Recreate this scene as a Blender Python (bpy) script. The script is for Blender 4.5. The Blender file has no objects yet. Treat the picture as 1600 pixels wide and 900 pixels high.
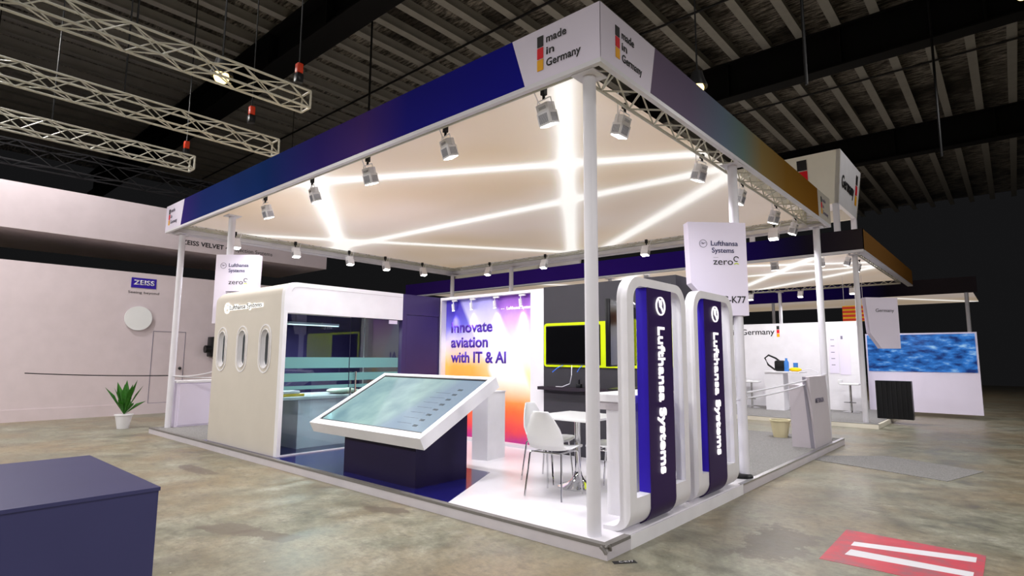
import bpy, bmesh, math, random
from mathutils import Vector, Matrix
random.seed(7)
SC = bpy.context.scene
COL = SC.collection

# ---------------------------------------------------------------- camera, world, exposure
cam_d = bpy.data.cameras.new('camera'); cam = bpy.data.objects.new('camera', cam_d); COL.objects.link(cam)
cam_d.sensor_width = 36.0; cam_d.lens = 888.357 / 1600.0 * 36.0; cam_d.clip_end = 200
YAW, PIT, ROL = 0.7220916, 0.1211443, 0.0064191
F = Vector((-math.sin(YAW) * math.cos(PIT), math.cos(YAW) * math.cos(PIT), math.sin(PIT)))
R0 = Vector((math.cos(YAW), math.sin(YAW), 0)); U0 = R0.cross(F)
Rr = R0 * math.cos(ROL) + U0 * math.sin(ROL); Ur = -R0 * math.sin(ROL) + U0 * math.cos(ROL)
cam.matrix_world = Matrix(((Rr.x, Ur.x, -F.x, 2.328249), (Rr.y, Ur.y, -F.y, -3.703823), (Rr.z, Ur.z, -F.z, 1.459), (0, 0, 0, 1)))
SC.camera = cam
world = bpy.data.worlds.new('hall_air'); SC.world = world; world.use_nodes = True
world.node_tree.nodes['Background'].inputs['Color'].default_value = (0.0056, 0.0056, 0.006, 1)
world.node_tree.nodes['Background'].inputs['Strength'].default_value = 1.0
SC.view_settings.view_transform = 'Standard'; SC.view_settings.look = 'None'
SC.view_settings.exposure = 0.36; SC.view_settings.gamma = 1.0; SC.view_settings.use_curve_mapping = False
try:
    SC.cycles.use_denoising = True
    SC.cycles.max_bounces = 8; SC.cycles.transparent_max_bounces = 16
    SC.cycles.sample_clamp_indirect = 4.0
    SC.cycles.caustics_reflective = False
except Exception:
    pass
FLOOD_W = 92.0        # each booth floodlight
HALL_W = 470.0        # base power of each added fill lamp in the hall
TRACK_W = 14.0
FABRIC_EMIT = 0.24

HB = 0.105            # height of the raised floor
L, D = 10.0, 7.657    # stand footprint: x -L..0, y 0..D
Z0, Z1 = 3.847, 4.351 # header fascia bottom and top
ZF = 4.0              # stretched fabric

# ---------------------------------------------------------------- materials
def srgb(r, g, b):
    f = lambda c: (c / 255 / 12.92) if c / 255 <= 0.04045 else ((c / 255 + 0.055) / 1.055) ** 2.4
    return (f(r), f(g), f(b), 1.0)

def mat(name, col, rough=0.5, metal=0.0, emit=0.0, ecol=None, spec=0.5):
    m = bpy.data.materials.new(name); m.use_nodes = True
    b = m.node_tree.nodes['Principled BSDF']
    b.inputs['Base Color'].default_value = col; b.inputs['Roughness'].default_value = rough
    b.inputs['Metallic'].default_value = metal; b.inputs['Specular IOR Level'].default_value = spec
    if emit:
        b.inputs['Emission Color'].default_value = ecol or col; b.inputs['Emission Strength'].default_value = emit
    return m

class NT:
    """small node helper"""
    def __init__(s, m): s.m = m; s.t = m.node_tree; s.b = s.t.nodes['Principled BSDF']
    def n(s, typ, **kw):
        x = s.t.nodes.new(typ)
        for k, v in kw.items(): setattr(x, k, v)
        return x
    def l(s, a, b): s.t.links.new(a, b)
    def val(s, sock, v):
        if isinstance(v, (int, float)): sock.default_value = v
        elif isinstance(v, (tuple, list, Vector)): sock.default_value = v
        else: s.l(v, sock)
    def math(s, op, a, b=0.0, c=None):
        x = s.n('ShaderNodeMath', operation=op); s.val(x.inputs[0], a); s.val(x.inputs[1], b)
        if c is not None: s.val(x.inputs[2], c)
        return x.outputs[0]
    def pos(s):
        g = s.n('ShaderNodeNewGeometry'); q = s.n('ShaderNodeSeparateXYZ'); s.l(g.outputs['Position'], q.inputs[0]); return g.outputs['Position'], q.outputs
    def ramp(s, fac, stops, interp='LINEAR'):
        r = s.n('ShaderNodeValToRGB'); r.color_ramp.interpolation = interp; e = r.color_ramp.elements
        while len(e) < len(stops): e.new(0.5)
        for i, (p, c) in enumerate(stops): e[i].position = p; e[i].color = c
        s.l(fac, r.inputs[0]); return r.outputs[0]
    def noise(s, vec, scale, detail=4, rough=0.55):
        x = s.n('ShaderNodeTexNoise'); x.inputs['Scale'].default_value = scale; x.inputs['Detail'].default_value = detail
        x.inputs['Roughness'].default_value = rough; s.l(vec, x.inputs['Vector']); return x.outputs[0]
    def mix(s, fac, a, b, typ='MIX'):
        x = s.n('ShaderNodeMix', data_type='RGBA', blend_type=typ); s.val(x.inputs[0], fac); s.val(x.inputs[6], a); s.val(x.inputs[7], b); return x.outputs[2]
    def bump(s, h, strength=0.3, dist=0.02):
        x = s.n('ShaderNodeBump'); x.inputs['Strength'].default_value = strength; x.inputs['Distance'].default_value = dist
        s.l(h, x.inputs['Height']); s.l(x.outputs[0], s.b.inputs['Normal'])
    def rng(s, v, a, b, c=0.0, d=1.0):
        x = s.n('ShaderNodeMapRange'); s.val(x.inputs[0], v); x.inputs[1].default_value = a; x.inputs[2].default_value = b
        x.inputs[3].default_value = c; x.inputs[4].default_value = d; return x.outputs[0]

M = {}
def painted(key, col, rough=0.45, var=0.04, scale=3.0):
    m = mat(key, col, rough, spec=0.5 if rough < 0.3 else 0.22); t = NT(m); p, _ = t.pos()
    f = t.noise(p, scale, 3)
    d = tuple(max(0, c * (1 - var * 2)) for c in col[:3]) + (1,)
    t.l(t.ramp(f, [(0.3, d), (0.7, col)]), t.b.inputs['Base Color']); M[key] = m; return m
painted('white_laminate', srgb(236, 234, 240), 0.42)
painted('white_gloss', srgb(238, 238, 240), 0.22, 0.01)
painted('white_floor', srgb(236, 233, 240), 0.28, 0.02, 1.2)
painted('white_metal', srgb(228, 226, 235), 0.35, 0.02)
painted('flood_white', srgb(246, 246, 252), 0.4, 0.0)
painted('pearl_panel', srgb(206, 199, 190), 0.5, 0.02)
painted('riser_white', srgb(205, 199, 206), 0.5, 0.04)
painted('lilac_white', srgb(232, 224, 244), 0.5, 0.01)
painted('navy_floor', srgb(26, 24, 96), 0.16, 0.06, 2)
painted('navy_black', srgb(27, 18, 56), 0.5, 0.05)
painted('violet_wall', srgb(58, 46, 92), 0.4, 0.04)
painted('fin_front', srgb(50, 30, 82), 0.4, 0.05)
painted('fin_side', srgb(48, 26, 178), 0.35, 0.04)
painted('grey_wall', srgb(60, 58, 64), 0.5, 0.04)
painted('grey_wall_light', srgb(110, 110, 112), 0.5, 0.03)
painted('dark_shelf', srgb(46, 38, 48), 0.5, 0.04)
painted('lime', srgb(206, 226, 0), 0.45, 0.02)
painted('black_plastic', srgb(24, 24, 27), 0.35, 0.03)
painted('black_metal', srgb(30, 30, 32), 0.45, 0.05)
painted('steel_white', srgb(200, 198, 186), 0.4, 0.06)
painted('girder_black', srgb(6, 6, 7), 0.7, 0.1)
painted('text_dark', srgb(38, 38, 42), 0.5, 0.0)
painted('text_navy', srgb(40, 42, 92), 0.5, 0.0)
painted('text_grey', srgb(125, 120, 140), 0.5, 0.0)
painted('text_violet', srgb(82, 48, 172), 0.5, 0.0)
painted('flag_black', srgb(34, 32, 32), 0.5, 0.0)
painted('flag_red', srgb(222, 16, 30), 0.5, 0.0)
painted('flag_gold', srgb(240, 172, 20), 0.5, 0.0)
painted('neighbour_wall', srgb(216, 202, 208), 0.6, 0.03)
painted('brand_blue', srgb(52, 30, 160), 0.5, 0.02)
painted('bucket_cream', srgb(236, 226, 184), 0.45, 0.02)
painted('yellow_card', srgb(238, 200, 60), 0.6, 0.02)
painted('orange_hoist', srgb(196, 58, 30), 0.4, 0.05)
painted('plinth_slate', srgb(66, 66, 108), 0.45, 0.03)
painted('pedestal_grey', srgb(206, 198, 206), 0.45, 0.02)
painted('pedestal_band', srgb(150, 146, 158), 0.45, 0.02)
painted('leaf_green', srgb(50, 112, 30), 0.45, 0.2, 20)
painted('bag_white', srgb(226, 232, 214), 0.6, 0.05, 8)
painted('blue_plastic', srgb(70, 130, 210), 0.3, 0.02)
painted('yellow_plastic', srgb(245, 205, 20), 0.4, 0.02)
painted('cable_black', srgb(18, 18, 20), 0.5, 0.0)
painted('cable_blue', srgb(60, 120, 240), 0.4, 0.0)
painted('tape_grey', srgb(124, 120, 118), 0.55, 0.06, 12)
painted('stripe_red', srgb(222, 70, 46), 0.6, 0.02)
painted('cream_box', srgb(240, 234, 220), 0.5, 0.02)
M['aluminium'] = mat('aluminium', srgb(190, 190, 192), 0.3, 0.9)
M['chrome'] = mat('chrome', srgb(220, 220, 222), 0.08, 1.0)
M['steel_galv'] = mat('steel_galv', srgb(176, 172, 160), 0.4, 0.6)
M['glow_white'] = mat('glow_white', srgb(250, 246, 250), 0.4, 0, 0.75, srgb(255, 248, 250))
M['glow_lens'] = mat('glow_lens', (1, 1, 1, 1), 0.3, 0, 9.0, (1, 0.98, 0.93, 1))
M['glow_warm'] = mat('glow_warm', (1, 0.8, 0.4, 1), 0.3, 0, 3.0, (1, 0.72, 0.26, 1))
M['glow_linear'] = mat('glow_linear', (1, 1, 1, 1), 0.3, 0, 1.2, (0.9, 1, 0.97, 1))
M['glow_letters'] = mat('glow_letters', (1, 0.97, 0.92, 1), 0.4, 0, 1.0, (1, 0.97, 0.93, 1))

SPILLS = ((-2.78, -1.48, .26, .13, .5), (-2.40, -1.38, .30, .11, .35), (-5.7, -.72, .5, .10, .05), (-2.3, -.24, .25, .10, .4), (.75, 1.3, .25, .6, .1))
# concrete hall floor
m = M['concrete'] = mat('concrete', srgb(150, 145, 122), 0.42); t = NT(m); p, q = t.pos()
n1 = t.noise(p, 0.5, 6, 0.62); n2 = t.noise(p, 2.2, 9, 0.74); n3 = t.noise(p, 17, 7, 0.75); n4 = t.noise(p, 1.15, 7, 0.66)
mp = t.n('ShaderNodeMapping'); mp.inputs['Scale'].default_value = (1.0, 2.6, 1); mp.inputs['Rotation'].default_value = (0, 0, 0.72); t.l(p, mp.inputs[0]); n5 = t.noise(mp.outputs[0], 3.0, 8, 0.7)
c = t.ramp(n2, [(0.32, srgb(92, 89, 77)), (0.45, srgb(132, 131, 113)), (0.57, srgb(156, 154, 136)), (0.72, srgb(182, 181, 169))])
c = t.mix(t.rng(n1, 0.42, 0.58, 0, 0.6), c, srgb(150, 128, 98))
c = t.mix(t.rng(n4, 0.55, 0.66, 0, 0.55), c, srgb(118, 112, 102))
c = t.mix(t.rng(n5, 0.57, 0.66, 0, 0.5), c, srgb(104, 98, 88))
n6 = t.noise(p, 6.5, 9, 0.8)
c = t.mix(t.rng(n6, 0.50, 0.60, 0, 0.42), c, srgb(92, 87, 76))
c = t.mix(t.rng(n3, 0.42, 0.66, 0, 0.75), c, t.mix(0.55, c, srgb(92, 88, 76)))
# ragged brown spill stains and dark scuffs
def blob(cx, cy, rx, ry, ang):
    dx = t.math('SUBTRACT', q[0], cx); dy = t.math('SUBTRACT', q[1], cy); ca, sa = math.cos(ang), math.sin(ang)
    u = t.math('ADD', t.math('MULTIPLY', dx, ca / rx), t.math('MULTIPLY', dy, sa / rx))
    v = t.math('ADD', t.math('MULTIPLY', dx, -sa / ry), t.math('MULTIPLY', dy, ca / ry))
    r = t.math('SQRT', t.math('ADD', t.math('MULTIPLY', u, u), t.math('MULTIPLY', v, v)))
    r = t.math('ADD', r, t.math('MULTIPLY', t.math('SUBTRACT', n2, 0.5), 3.2))
    return t.rng(r, 1.0, 0.86, 0, 1)
for (bx_, by_, rx_, ry_, an_) in SPILLS:
    c = t.mix(t.math('MULTIPLY', blob(bx_, by_, rx_, ry_, an_), 0.72), c, srgb(98, 87, 76))
v = t.n('ShaderNodeTexVoronoi'); v.inputs['Scale'].default_value = 4.5; t.l(p, v.inputs['Vector'])
c = t.mix(t.rng(v.outputs['Distance'], 0.035, 0.02, 0, 0.85), c, srgb(216, 212, 198))
t.l(c, t.b.inputs['Base Color']); t.l(t.rng(n2, 0.3, 0.7, 0.28, 0.55), t.b.inputs['Roughness']); t.bump(n3, 0.12, 0.01)

# carpet
m = M['grey_carpet'] = mat('grey_carpet', srgb(128, 126, 124), 0.95); t = NT(m); p, q = t.pos()
n = t.noise(p, 90, 2); t.l(t.ramp(n, [(0.3, srgb(104, 102, 102)), (0.7, srgb(150, 148, 146))]), t.b.inputs['Base Color']); t.bump(n, 0.3, 0.005)

# crumpled foil under the roof
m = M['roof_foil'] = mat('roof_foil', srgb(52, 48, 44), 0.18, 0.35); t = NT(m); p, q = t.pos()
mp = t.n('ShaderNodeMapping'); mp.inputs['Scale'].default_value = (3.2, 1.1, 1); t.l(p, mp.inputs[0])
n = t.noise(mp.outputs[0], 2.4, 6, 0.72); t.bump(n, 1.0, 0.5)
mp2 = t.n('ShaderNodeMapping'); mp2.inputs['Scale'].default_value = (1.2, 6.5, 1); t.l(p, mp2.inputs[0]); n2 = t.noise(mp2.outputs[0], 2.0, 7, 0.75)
t.l(t.mix(t.rng(t.noise(p, 0.35, 3), 0.38, 0.52), t.ramp(n2, [(0.40, srgb(30, 28, 26)), (0.60, srgb(120, 112, 104))]), t.ramp(n2, [(0.38, srgb(34, 31, 28)), (0.48, srgb(150, 142, 132)), (0.58, srgb(240, 232, 220))])), t.b.inputs['Base Color'])  # pale noise streaks in the base colour stand in for foil glints
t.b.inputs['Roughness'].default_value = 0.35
painted('purlin_grey', srgb(150, 148, 142), 0.5, 0.06)

# printed header gradients (print on the fascia boards)
def print_ramp(key, axis, a, b, stops):
    m = M[key] = mat(key, (1, 1, 1, 1), 0.7, spec=0.0); t = NT(m); p, q = t.pos()
    f = t.rng(q[axis], a, b); t.l(t.ramp(f, stops), t.b.inputs['Base Color'])
print_ramp('print_front', 0, -9.2, -0.8, [(0, srgb(58, 44, 116)), (0.12, srgb(34, 48, 108)), (0.40, srgb(26, 50, 112)), (0.58, srgb(50, 40, 112)), (0.70, srgb(72, 50, 116)), (0.80, srgb(36, 34, 128)), (1, srgb(30, 30, 138))])
print_ramp('print_right', 1, 0.8, 6.85, [(0, srgb(118, 104, 130)), (0.15, srgb(116, 106, 134)), (0.30, srgb(108, 124, 146)), (0.40, srgb(110, 130, 128)), (0.52, srgb(140, 120, 78)), (0.7, srgb(136, 100, 44)), (1, srgb(132, 88, 30))])
print_ramp('print_back_stand', 0, -14, 0, [(0, srgb(62, 36, 124)), (0.5, srgb(58, 32, 134)), (0.72, srgb(46, 26, 124)), (0.84, srgb(34, 22, 96)), (0.92, srgb(34, 30, 44)), (1, srgb(52, 46, 50))])
print_ramp('print_back_right', 1, 10.5, 18, [(0, srgb(134, 96, 54)), (1, srgb(150, 104, 50))])

# stretched fabric with printed beams of light, backlit
def fabric(key, ox, oy, emit):
    m = M[key] = mat(key, srgb(226, 206, 182), 0.8); t = NT(m); p, q = t.pos()
    lines = [((-5.154, .508), (-.405, 3.014), .13), ((-.726, .485), (-5.481, 7.313), .14), ((-9.214, 3.52), (-.522, 3.715), .14), ((-9.934, 1.207), (-5.674, 7.371), .13), ((-5.364, .577), (-8.866, 3.134), .17), ((-.615, 4.183), (-4.694, 7.542), .15)]
    tot = None; halo = None
    for (a, b, w) in lines:
        a = Vector(a) + Vector((ox, oy)); b = Vector(b) + Vector((ox, oy)); n = Vector((-(b - a).y, (b - a).x)).normalized()
        dist = t.math('ADD', t.math('ADD', t.math('MULTIPLY', q[0], n.x), t.math('MULTIPLY', q[1], n.y)), -(a.dot(n)))
        d2 = t.math('MULTIPLY', dist, dist)
        g = t.math('EXPONENT', t.math('MULTIPLY', d2, -1.0 / (w * w))); h = t.math('EXPONENT', t.math('MULTIPLY', d2, -1.0 / (w * w * 12)))
        tot = g if tot is None else t.math('ADD', tot, g); halo = h if halo is None else t.math('ADD', halo, h)
    tot = t.math('MINIMUM', t.math('ADD', tot, t.math('MULTIPLY', halo, 0.22)), 1.0)
    base = t.ramp(t.noise(p, 0.28, 2, 0.4), [(0.35, srgb(222, 200, 172)), (0.62, srgb(230, 214, 204))])
    col = t.mix(tot, base, (1.0, 0.985, 0.95, 1))
    t.l(col, t.b.inputs['Base Color']); t.l(col, t.b.inputs['Emission Color'])
    t.l(t.rng(tot, 0, 1, emit, emit * 2.4), t.b.inputs['Emission Strength'])
fabric('fabric_main', 0, 0, FABRIC_EMIT)
fabric('fabric_far', 0, 10.6, FABRIC_EMIT * 1.25)

# the campaign poster: violet sky, white beam, orange cloud
m = M['poster_print'] = mat('poster_print', (1, 1, 1, 1), 0.5); t = NT(m); p, q = t.pos()
vz = t.rng(t.math('ADD', q[2], t.math('MULTIPLY', t.math('SUBTRACT', t.noise(p, 2.4, 5, 0.6), 0.5), 0.30)), 0.15, 2.46)
vl = t.ramp(vz, [(0.0, srgb(180, 44, 130)), (0.09, srgb(230, 70, 80)), (0.22, srgb(244, 112, 54)), (0.38, srgb(248, 160, 70)), (0.50, srgb(252, 186, 84)), (0.58, srgb(246, 214, 190)), (0.68, srgb(214, 204, 236)), (0.80, srgb(112, 108, 220)), (0.90, srgb(72, 58, 184)), (1, srgb(56, 40, 156))])
vr = t.ramp(vz, [(0.0, srgb(180, 44, 130)), (0.08, srgb(230, 70, 80)), (0.20, srgb(244, 106, 54)), (0.32, srgb(246, 160, 76)), (0.40, srgb(252, 214, 140)), (0.52, srgb(250, 232, 214)), (0.68, srgb(238, 216, 236)), (0.82, srgb(214, 168, 222)), (0.93, srgb(160, 96, 200)), (1, srgb(120, 62, 172))])
c = t.mix(t.rng(q[0], -4.5, -3.7), vl, vr)
e1 = t.math('ADD', q[0], t.math('MULTIPLY', q[2], 0.58))
b1 = t.rng(e1, -3.45, -3.37); b2 = t.rng(e1, -2.60, -2.70); low = t.rng(q[2], 0.75, 1.1)
b3 = t.rng(t.math('SUBTRACT', q[0], t.math('MULTIPLY', q[2], 0.25)), -4.50, -4.42)
b3 = t.math('MAXIMUM', b3, t.rng(q[2], 1.35, 1.5))
beam = t.math('MULTIPLY', t.math('MULTIPLY', t.math('MULTIPLY', b1, b2), low), b3)
c = t.mix(t.math('MULTIPLY', beam, 0.88), c, t.ramp(vz, [(0.3, srgb(252, 246, 236)), (0.7, srgb(232, 230, 248)), (0.9, srgb(196, 192, 234)), (1, srgb(150, 142, 216))]))
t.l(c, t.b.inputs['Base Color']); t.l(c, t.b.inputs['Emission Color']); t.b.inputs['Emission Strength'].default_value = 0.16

# glass
def glass(key, tint, refl=0.12):
    m = bpy.data.materials.new(key); m.use_nodes = True; nt = m.node_tree; nt.nodes.clear()
    o = nt.nodes.new('ShaderNodeOutputMaterial'); mx = nt.nodes.new('ShaderNodeMixShader'); tr = nt.nodes.new('ShaderNodeBsdfTransparent'); g = nt.nodes.new('ShaderNodeBsdfGlossy')
    lw = nt.nodes.new('ShaderNodeFresnel'); lw.inputs['IOR'].default_value = 1.75
    tr.inputs[0].default_value = tint; g.inputs['Roughness'].default_value = 0.015; g.inputs['Color'].default_value = (0.9, 0.97, 1, 1)
    ge = nt.nodes.new('ShaderNodeNewGeometry'); sb_ = nt.nodes.new('ShaderNodeMath'); sb_.operation = 'SUBTRACT'; sb_.inputs[0].default_value = 1.0; mu = nt.nodes.new('ShaderNodeMath'); mu.operation = 'MULTIPLY'
    nt.links.new(ge.outputs['Backfacing'], sb_.inputs[1]); nt.links.new(lw.outputs[0], mu.inputs[0]); nt.links.new(sb_.outputs[0], mu.inputs[1]); nt.links.new(mu.outputs[0], mx.inputs[0]); nt.links.new(tr.outputs[0], mx.inputs[1]); nt.links.new(g.outputs[0], mx.inputs[2]); nt.links.new(mx.outputs[0], o.inputs[0]); M[key] = m
glass('clear_glass', (0.82, 0.91, 0.93, 1))
glass('smoked_glass', (0.10, 0.12, 0.14, 1))
m = bpy.data.materials.new('frosted_film'); m.use_nodes = True; nt = m.node_tree; nt.nodes.clear(); M['frosted_film'] = m
o_ = nt.nodes.new('ShaderNodeOutputMaterial'); mx = nt.nodes.new('ShaderNodeMixShader'); mx2 = nt.nodes.new('ShaderNodeMixShader'); tr = nt.nodes.new('ShaderNodeBsdfTransparent'); df = nt.nodes.new('ShaderNodeBsdfDiffuse'); tl = nt.nodes.new('ShaderNodeBsdfTranslucent')
df.inputs[0].default_value = srgb(150, 196, 196); tl.inputs[0].default_value = srgb(150, 200, 200); tr.inputs[0].default_value = (0.6, 0.8, 0.8, 1)
mx2.inputs[0].default_value = 0.4; mx.inputs[0].default_value = 0.72
nt.links.new(df.outputs[0], mx2.inputs[1]); nt.links.new(tl.outputs[0], mx2.inputs[2]); nt.links.new(tr.outputs[0], mx.inputs[1]); nt.links.new(mx2.outputs[0], mx.inputs[2]); nt.links.new(mx.outputs[0], o_.inputs[0])

# screens
M['screen_off'] = mat('screen_off', srgb(8, 8, 10), 0.12, 0, spec=0.3)
m = M['touch_screen'] = mat('touch_screen', srgb(20, 26, 28), 0.10); t = NT(m); p, q = t.pos()
n = t.noise(p, 1.6, 4, 0.55)
c = t.ramp(n, [(0.32, srgb(104, 134, 142)), (0.5, srgb(132, 160, 160)), (0.62, srgb(150, 178, 172)), (0.8, srgb(164, 160, 156))])
u_ = t.math('ADD', q[0], t.math('MULTIPLY', q[1], -0.30))
c = t.mix(t.rng(u_, -3.25, -2.95), c, srgb(104, 126, 146))
sh = t.math('MULTIPLY', t.rng(u_, -3.10, -3.05), t.rng(q[1], 0.9, 0.35, 0, 0.5)); c = t.mix(sh, c, srgb(128, 148, 166))
t.l(c, t.b.inputs['Emission Color']); t.b.inputs['Emission Strength'].default_value = 1.15
m = M['aerial_screen'] = mat('aerial_screen', srgb(8, 10, 14), 0.2); t = NT(m); p, q = t.pos()
mp = t.n('ShaderNodeMapping'); mp.inputs['Scale'].default_value = (2, 1, 5); t.l(p, mp.inputs[0])
t.l(t.ramp(t.noise(mp.outputs[0], 1.5, 4), [(0.35, srgb(10, 40, 100)), (0.55, srgb(40, 110, 190)), (0.75, srgb(160, 200, 230))]), t.b.inputs['Emission Color']); t.b.inputs['Emission Strength'].default_value = 0.8
m = M['floor_sticker'] = mat('floor_sticker', srgb(196, 66, 84), 0.5); t = NT(m); p, q = t.pos()
t.l(t.ramp(t.noise(p, 5, 5, 0.6), [(0.35, srgb(160, 98, 106)), (0.55, srgb(206, 70, 86)), (0.75, srgb(212, 84, 98))]), t.b.inputs['Base Color'])
m = M['fins_grey'] = mat('fins_grey', srgb(150, 152, 164), 0.5); t = NT(m)

# ---------------------------------------------------------------- mesh builders
class MB:
    def __init__(s): s.bm = bmesh.new()
    def box(s, x0, x1, y0, y1, z0, z1, bevel=0, seg=2):
        r = bmesh.ops.create_cube(s.bm, size=1)
        for v in r['verts']: v.co = Vector(((x0 + x1) / 2 + v.co.x * (x1 - x0), (y0 + y1) / 2 + v.co.y * (y1 - y0), (z0 + z1) / 2 + v.co.z * (z1 - z0)))
        if bevel:
            es = list({e for v in r['verts'] for e in v.link_edges})
            bmesh.ops.bevel(s.bm, geom=es, offset=bevel, segments=seg, affect='EDGES', profile=0.5)
        return s
    def tube(s, a, b, r, seg=12, r2=None):
        a, b = Vector(a), Vector(b); d = b - a
        q = d.to_track_quat('Z', 'Y').to_matrix().to_4x4(); q.translation = (a + b) / 2
        bmesh.ops.create_cone(s.bm, cap_ends=True, segments=seg, radius1=r, radius2=r if r2 is None else r2, depth=d.length, matrix=q); return s
    def path(s, pts, r, seg=8):
        pts = [Vector(p) for p in pts]
        rings = []
        for i, p in enumerate(pts):
            d = (pts[min(i + 1, len(pts) - 1)] - pts[max(i - 1, 0)]).normalized(); m_ = d.to_track_quat('Z', 'Y').to_matrix()
            rings.append([s.bm.verts.new(p + m_ @ Vector((r * math.cos(2 * math.pi * k / seg), r * math.sin(2 * math.pi * k / seg), 0))) for k in range(seg)])
        for a, b in zip(rings, rings[1:]):
            for k in range(seg): s.bm.faces.new((a[k], a[(k + 1) % seg], b[(k + 1) % seg], b[k]))
        s.bm.faces.new(rings[0][::-1]); s.bm.faces.new(rings[-1]); return s
    def prism(s, poly, a, b, axis='x'):
        """poly of 2D points extruded from a to b along axis"""
        mk = {'x': lambda u, v, w: (w, u, v), 'y': lambda u, v, w: (u, w, v), 'z': lambda u, v, w: (u, v, w)}[axis]
        A = [s.bm.verts.new(mk(u, v, a)) for u, v in poly]; B = [s.bm.verts.new(mk(u, v, b)) for u, v in poly]
        n = len(poly)
        fa = s.bm.faces.new(A); fb = s.bm.faces.new(B[::-1])
        for i in range(n): s.bm.faces.new((A[i], B[i], B[(i + 1) % n], A[(i + 1) % n]))
        return s
    def ring(s, outer, inner, a, b, axis='x'):
        """prism with a hole; outer and inner have the same number of points"""
        mk = {'x': lambda u, v, w: (w, u, v), 'y': lambda u, v, w: (u, w, v), 'z': lambda u, v, w: (u, v, w)}[axis]
        V = [[s.bm.verts.new(mk(u, v, w)) for u, v in P] for P in (outer, inner) for w in (a, b)]
        oa, ob, ia, ib = V; n = len(outer)
        for i in range(n):
            j = (i + 1) % n
            s.bm.faces.new((oa[i], oa[j], ia[j], ia[i])); s.bm.faces.new((ob[j], ob[i], ib[i], ib[j]))
            s.bm.faces.new((oa[j], oa[i], ob[i], ob[j])); s.bm.faces.new((ia[i], ia[j], ib[j], ib[i]))
        return s
    def lathe(s, prof, c=(0, 0, 0), seg=32):
        c = Vector(c); rings = []
        for r, z in prof: rings.append([s.bm.verts.new(c + Vector((r * math.cos(2 * math.pi * k / seg), r * math.sin(2 * math.pi * k / seg), z))) for k in range(seg)])
        for a, b in zip(rings, rings[1:]):
            for k in range(seg): s.bm.faces.new((a[k], a[(k + 1) % seg], b[(k + 1) % seg], b[k]))
        s.bm.faces.new(rings[0][::-1]); s.bm.faces.new(rings[-1]); return s
    def poly(s, pts):
        s.bm.faces.new([s.bm.verts.new(p) for p in pts]); return s
    def grid(s, fn, nu, nv):
        V = [[s.bm.verts.new(fn(i / nu, j / nv)) for j in range(nv + 1)] for i in range(nu + 1)]
        for i in range(nu):
            for j in range(nv): s.bm.faces.new((V[i][j], V[i + 1][j], V[i + 1][j + 1], V[i][j + 1]))
        return s
    def sphere(s, c, r, sz=(1, 1, 1)):
        x = bmesh.ops.create_uvsphere(s.bm, u_segments=20, v_segments=12, radius=r)
        for v in x['verts']: v.co = Vector(c) + Vector((v.co.x * sz[0], v.co.y * sz[1], v.co.z * sz[2]))
        return s
    def xf(s, mtx): s.bm.transform(mtx); return s
    def mesh(s, name, material, off=None, smooth=False):
        bmesh.ops.recalc_face_normals(s.bm, faces=s.bm.faces)
        if off is not None: s.bm.transform(Matrix.Translation(-Vector(off)))
        me = bpy.data.meshes.new(name); s.bm.to_mesh(me); s.bm.free(); me.materials.append(material)
        if smooth:
            for p_ in me.polygons: p_.use_smooth = True
            me.set_sharp_from_angle(angle=math.radians(38))
        return me

def rrect(w0, w1, h0, h1, r, n=6, corners=(1, 1, 1, 1)):
    """rounded rectangle, anticlockwise from lower-left; corners: ll, lr, ur, ul"""
    out = []
    for k, (cx, cy, a0, on) in enumerate(((w0 + r, h0 + r, 180, corners[0]), (w1 - r, h0 + r, 270, corners[1]), (w1 - r, h1 - r, 0, corners[2]), (w0 + r, h1 - r, 90, corners[3]))):
        for i in range(n + 1):
            a = math.radians(a0 + 90 * i / n)
            if on: out.append((cx + r * math.cos(a), cy + r * math.sin(a)))
            else:
                corner = ((w0, h0), (w1, h0), (w1, h1), (w0, h1))[k]
                f = i / n; s0 = (cx + r * math.cos(math.radians(a0)), cy + r * math.sin(math.radians(a0))); s1 = (cx + r * math.cos(math.radians(a0 + 90)), cy + r * math.sin(math.radians(a0 + 90)))
                g = f * 2
                out.append((s0[0] + (corner[0] - s0[0]) * g, s0[1] + (corner[1] - s0[1]) * g) if g <= 1 else (corner[0] + (s1[0] - corner[0]) * (g - 1), corner[1] + (s1[1] - corner[1]) * (g - 1)))
    return out

def tag(o, label=None, cat=None, group=None, kind=None):
    if label: o['label'] = label
    if cat: o['category'] = cat
    if group: o['group'] = group
    if kind: o['kind'] = kind
    return o
def thing(name, label, cat, loc=(0, 0, 0), rz=0.0, group=None):
    o = bpy.data.objects.new(name, None); COL.objects.link(o); o.empty_display_size = 0.1
    o.location = loc; o.rotation_euler = (0, 0, rz); tag(o, label, cat, group); return o
def wloc(p):
    v = Vector((0, 0, 0))
    while p is not None: v += Vector(p.location); p = p.parent
    return v
def part(name, mb, material, parent=None, label=None, local=False, smooth=False):
    """mesh in world coordinates (or in the parent's own frame when local)"""
    off = None if (parent is None or local) else wloc(parent)
    me = mb.mesh(name, M[material] if isinstance(material, str) else material, off, smooth)
    o = bpy.data.objects.new(name, me); COL.objects.link(o); o.parent = parent
    if label: o['label'] = label
    return o
def solo(name, mb, material, label, cat, loc=(0, 0, 0), group=None, kind=None, smooth=False):
    me = mb.mesh(name, M[material], loc, smooth); o = bpy.data.objects.new(name, me); COL.objects.link(o); o.location = loc
    return tag(o, label, cat, group, kind)
def struct(name, mb, material, parent=None):
    o = part(name, mb, material, parent)
    if parent is None: o['kind'] = 'structure'
    return o
def kids(o): return [c_ for c_ in bpy.data.objects if c_.parent == o]
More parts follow.
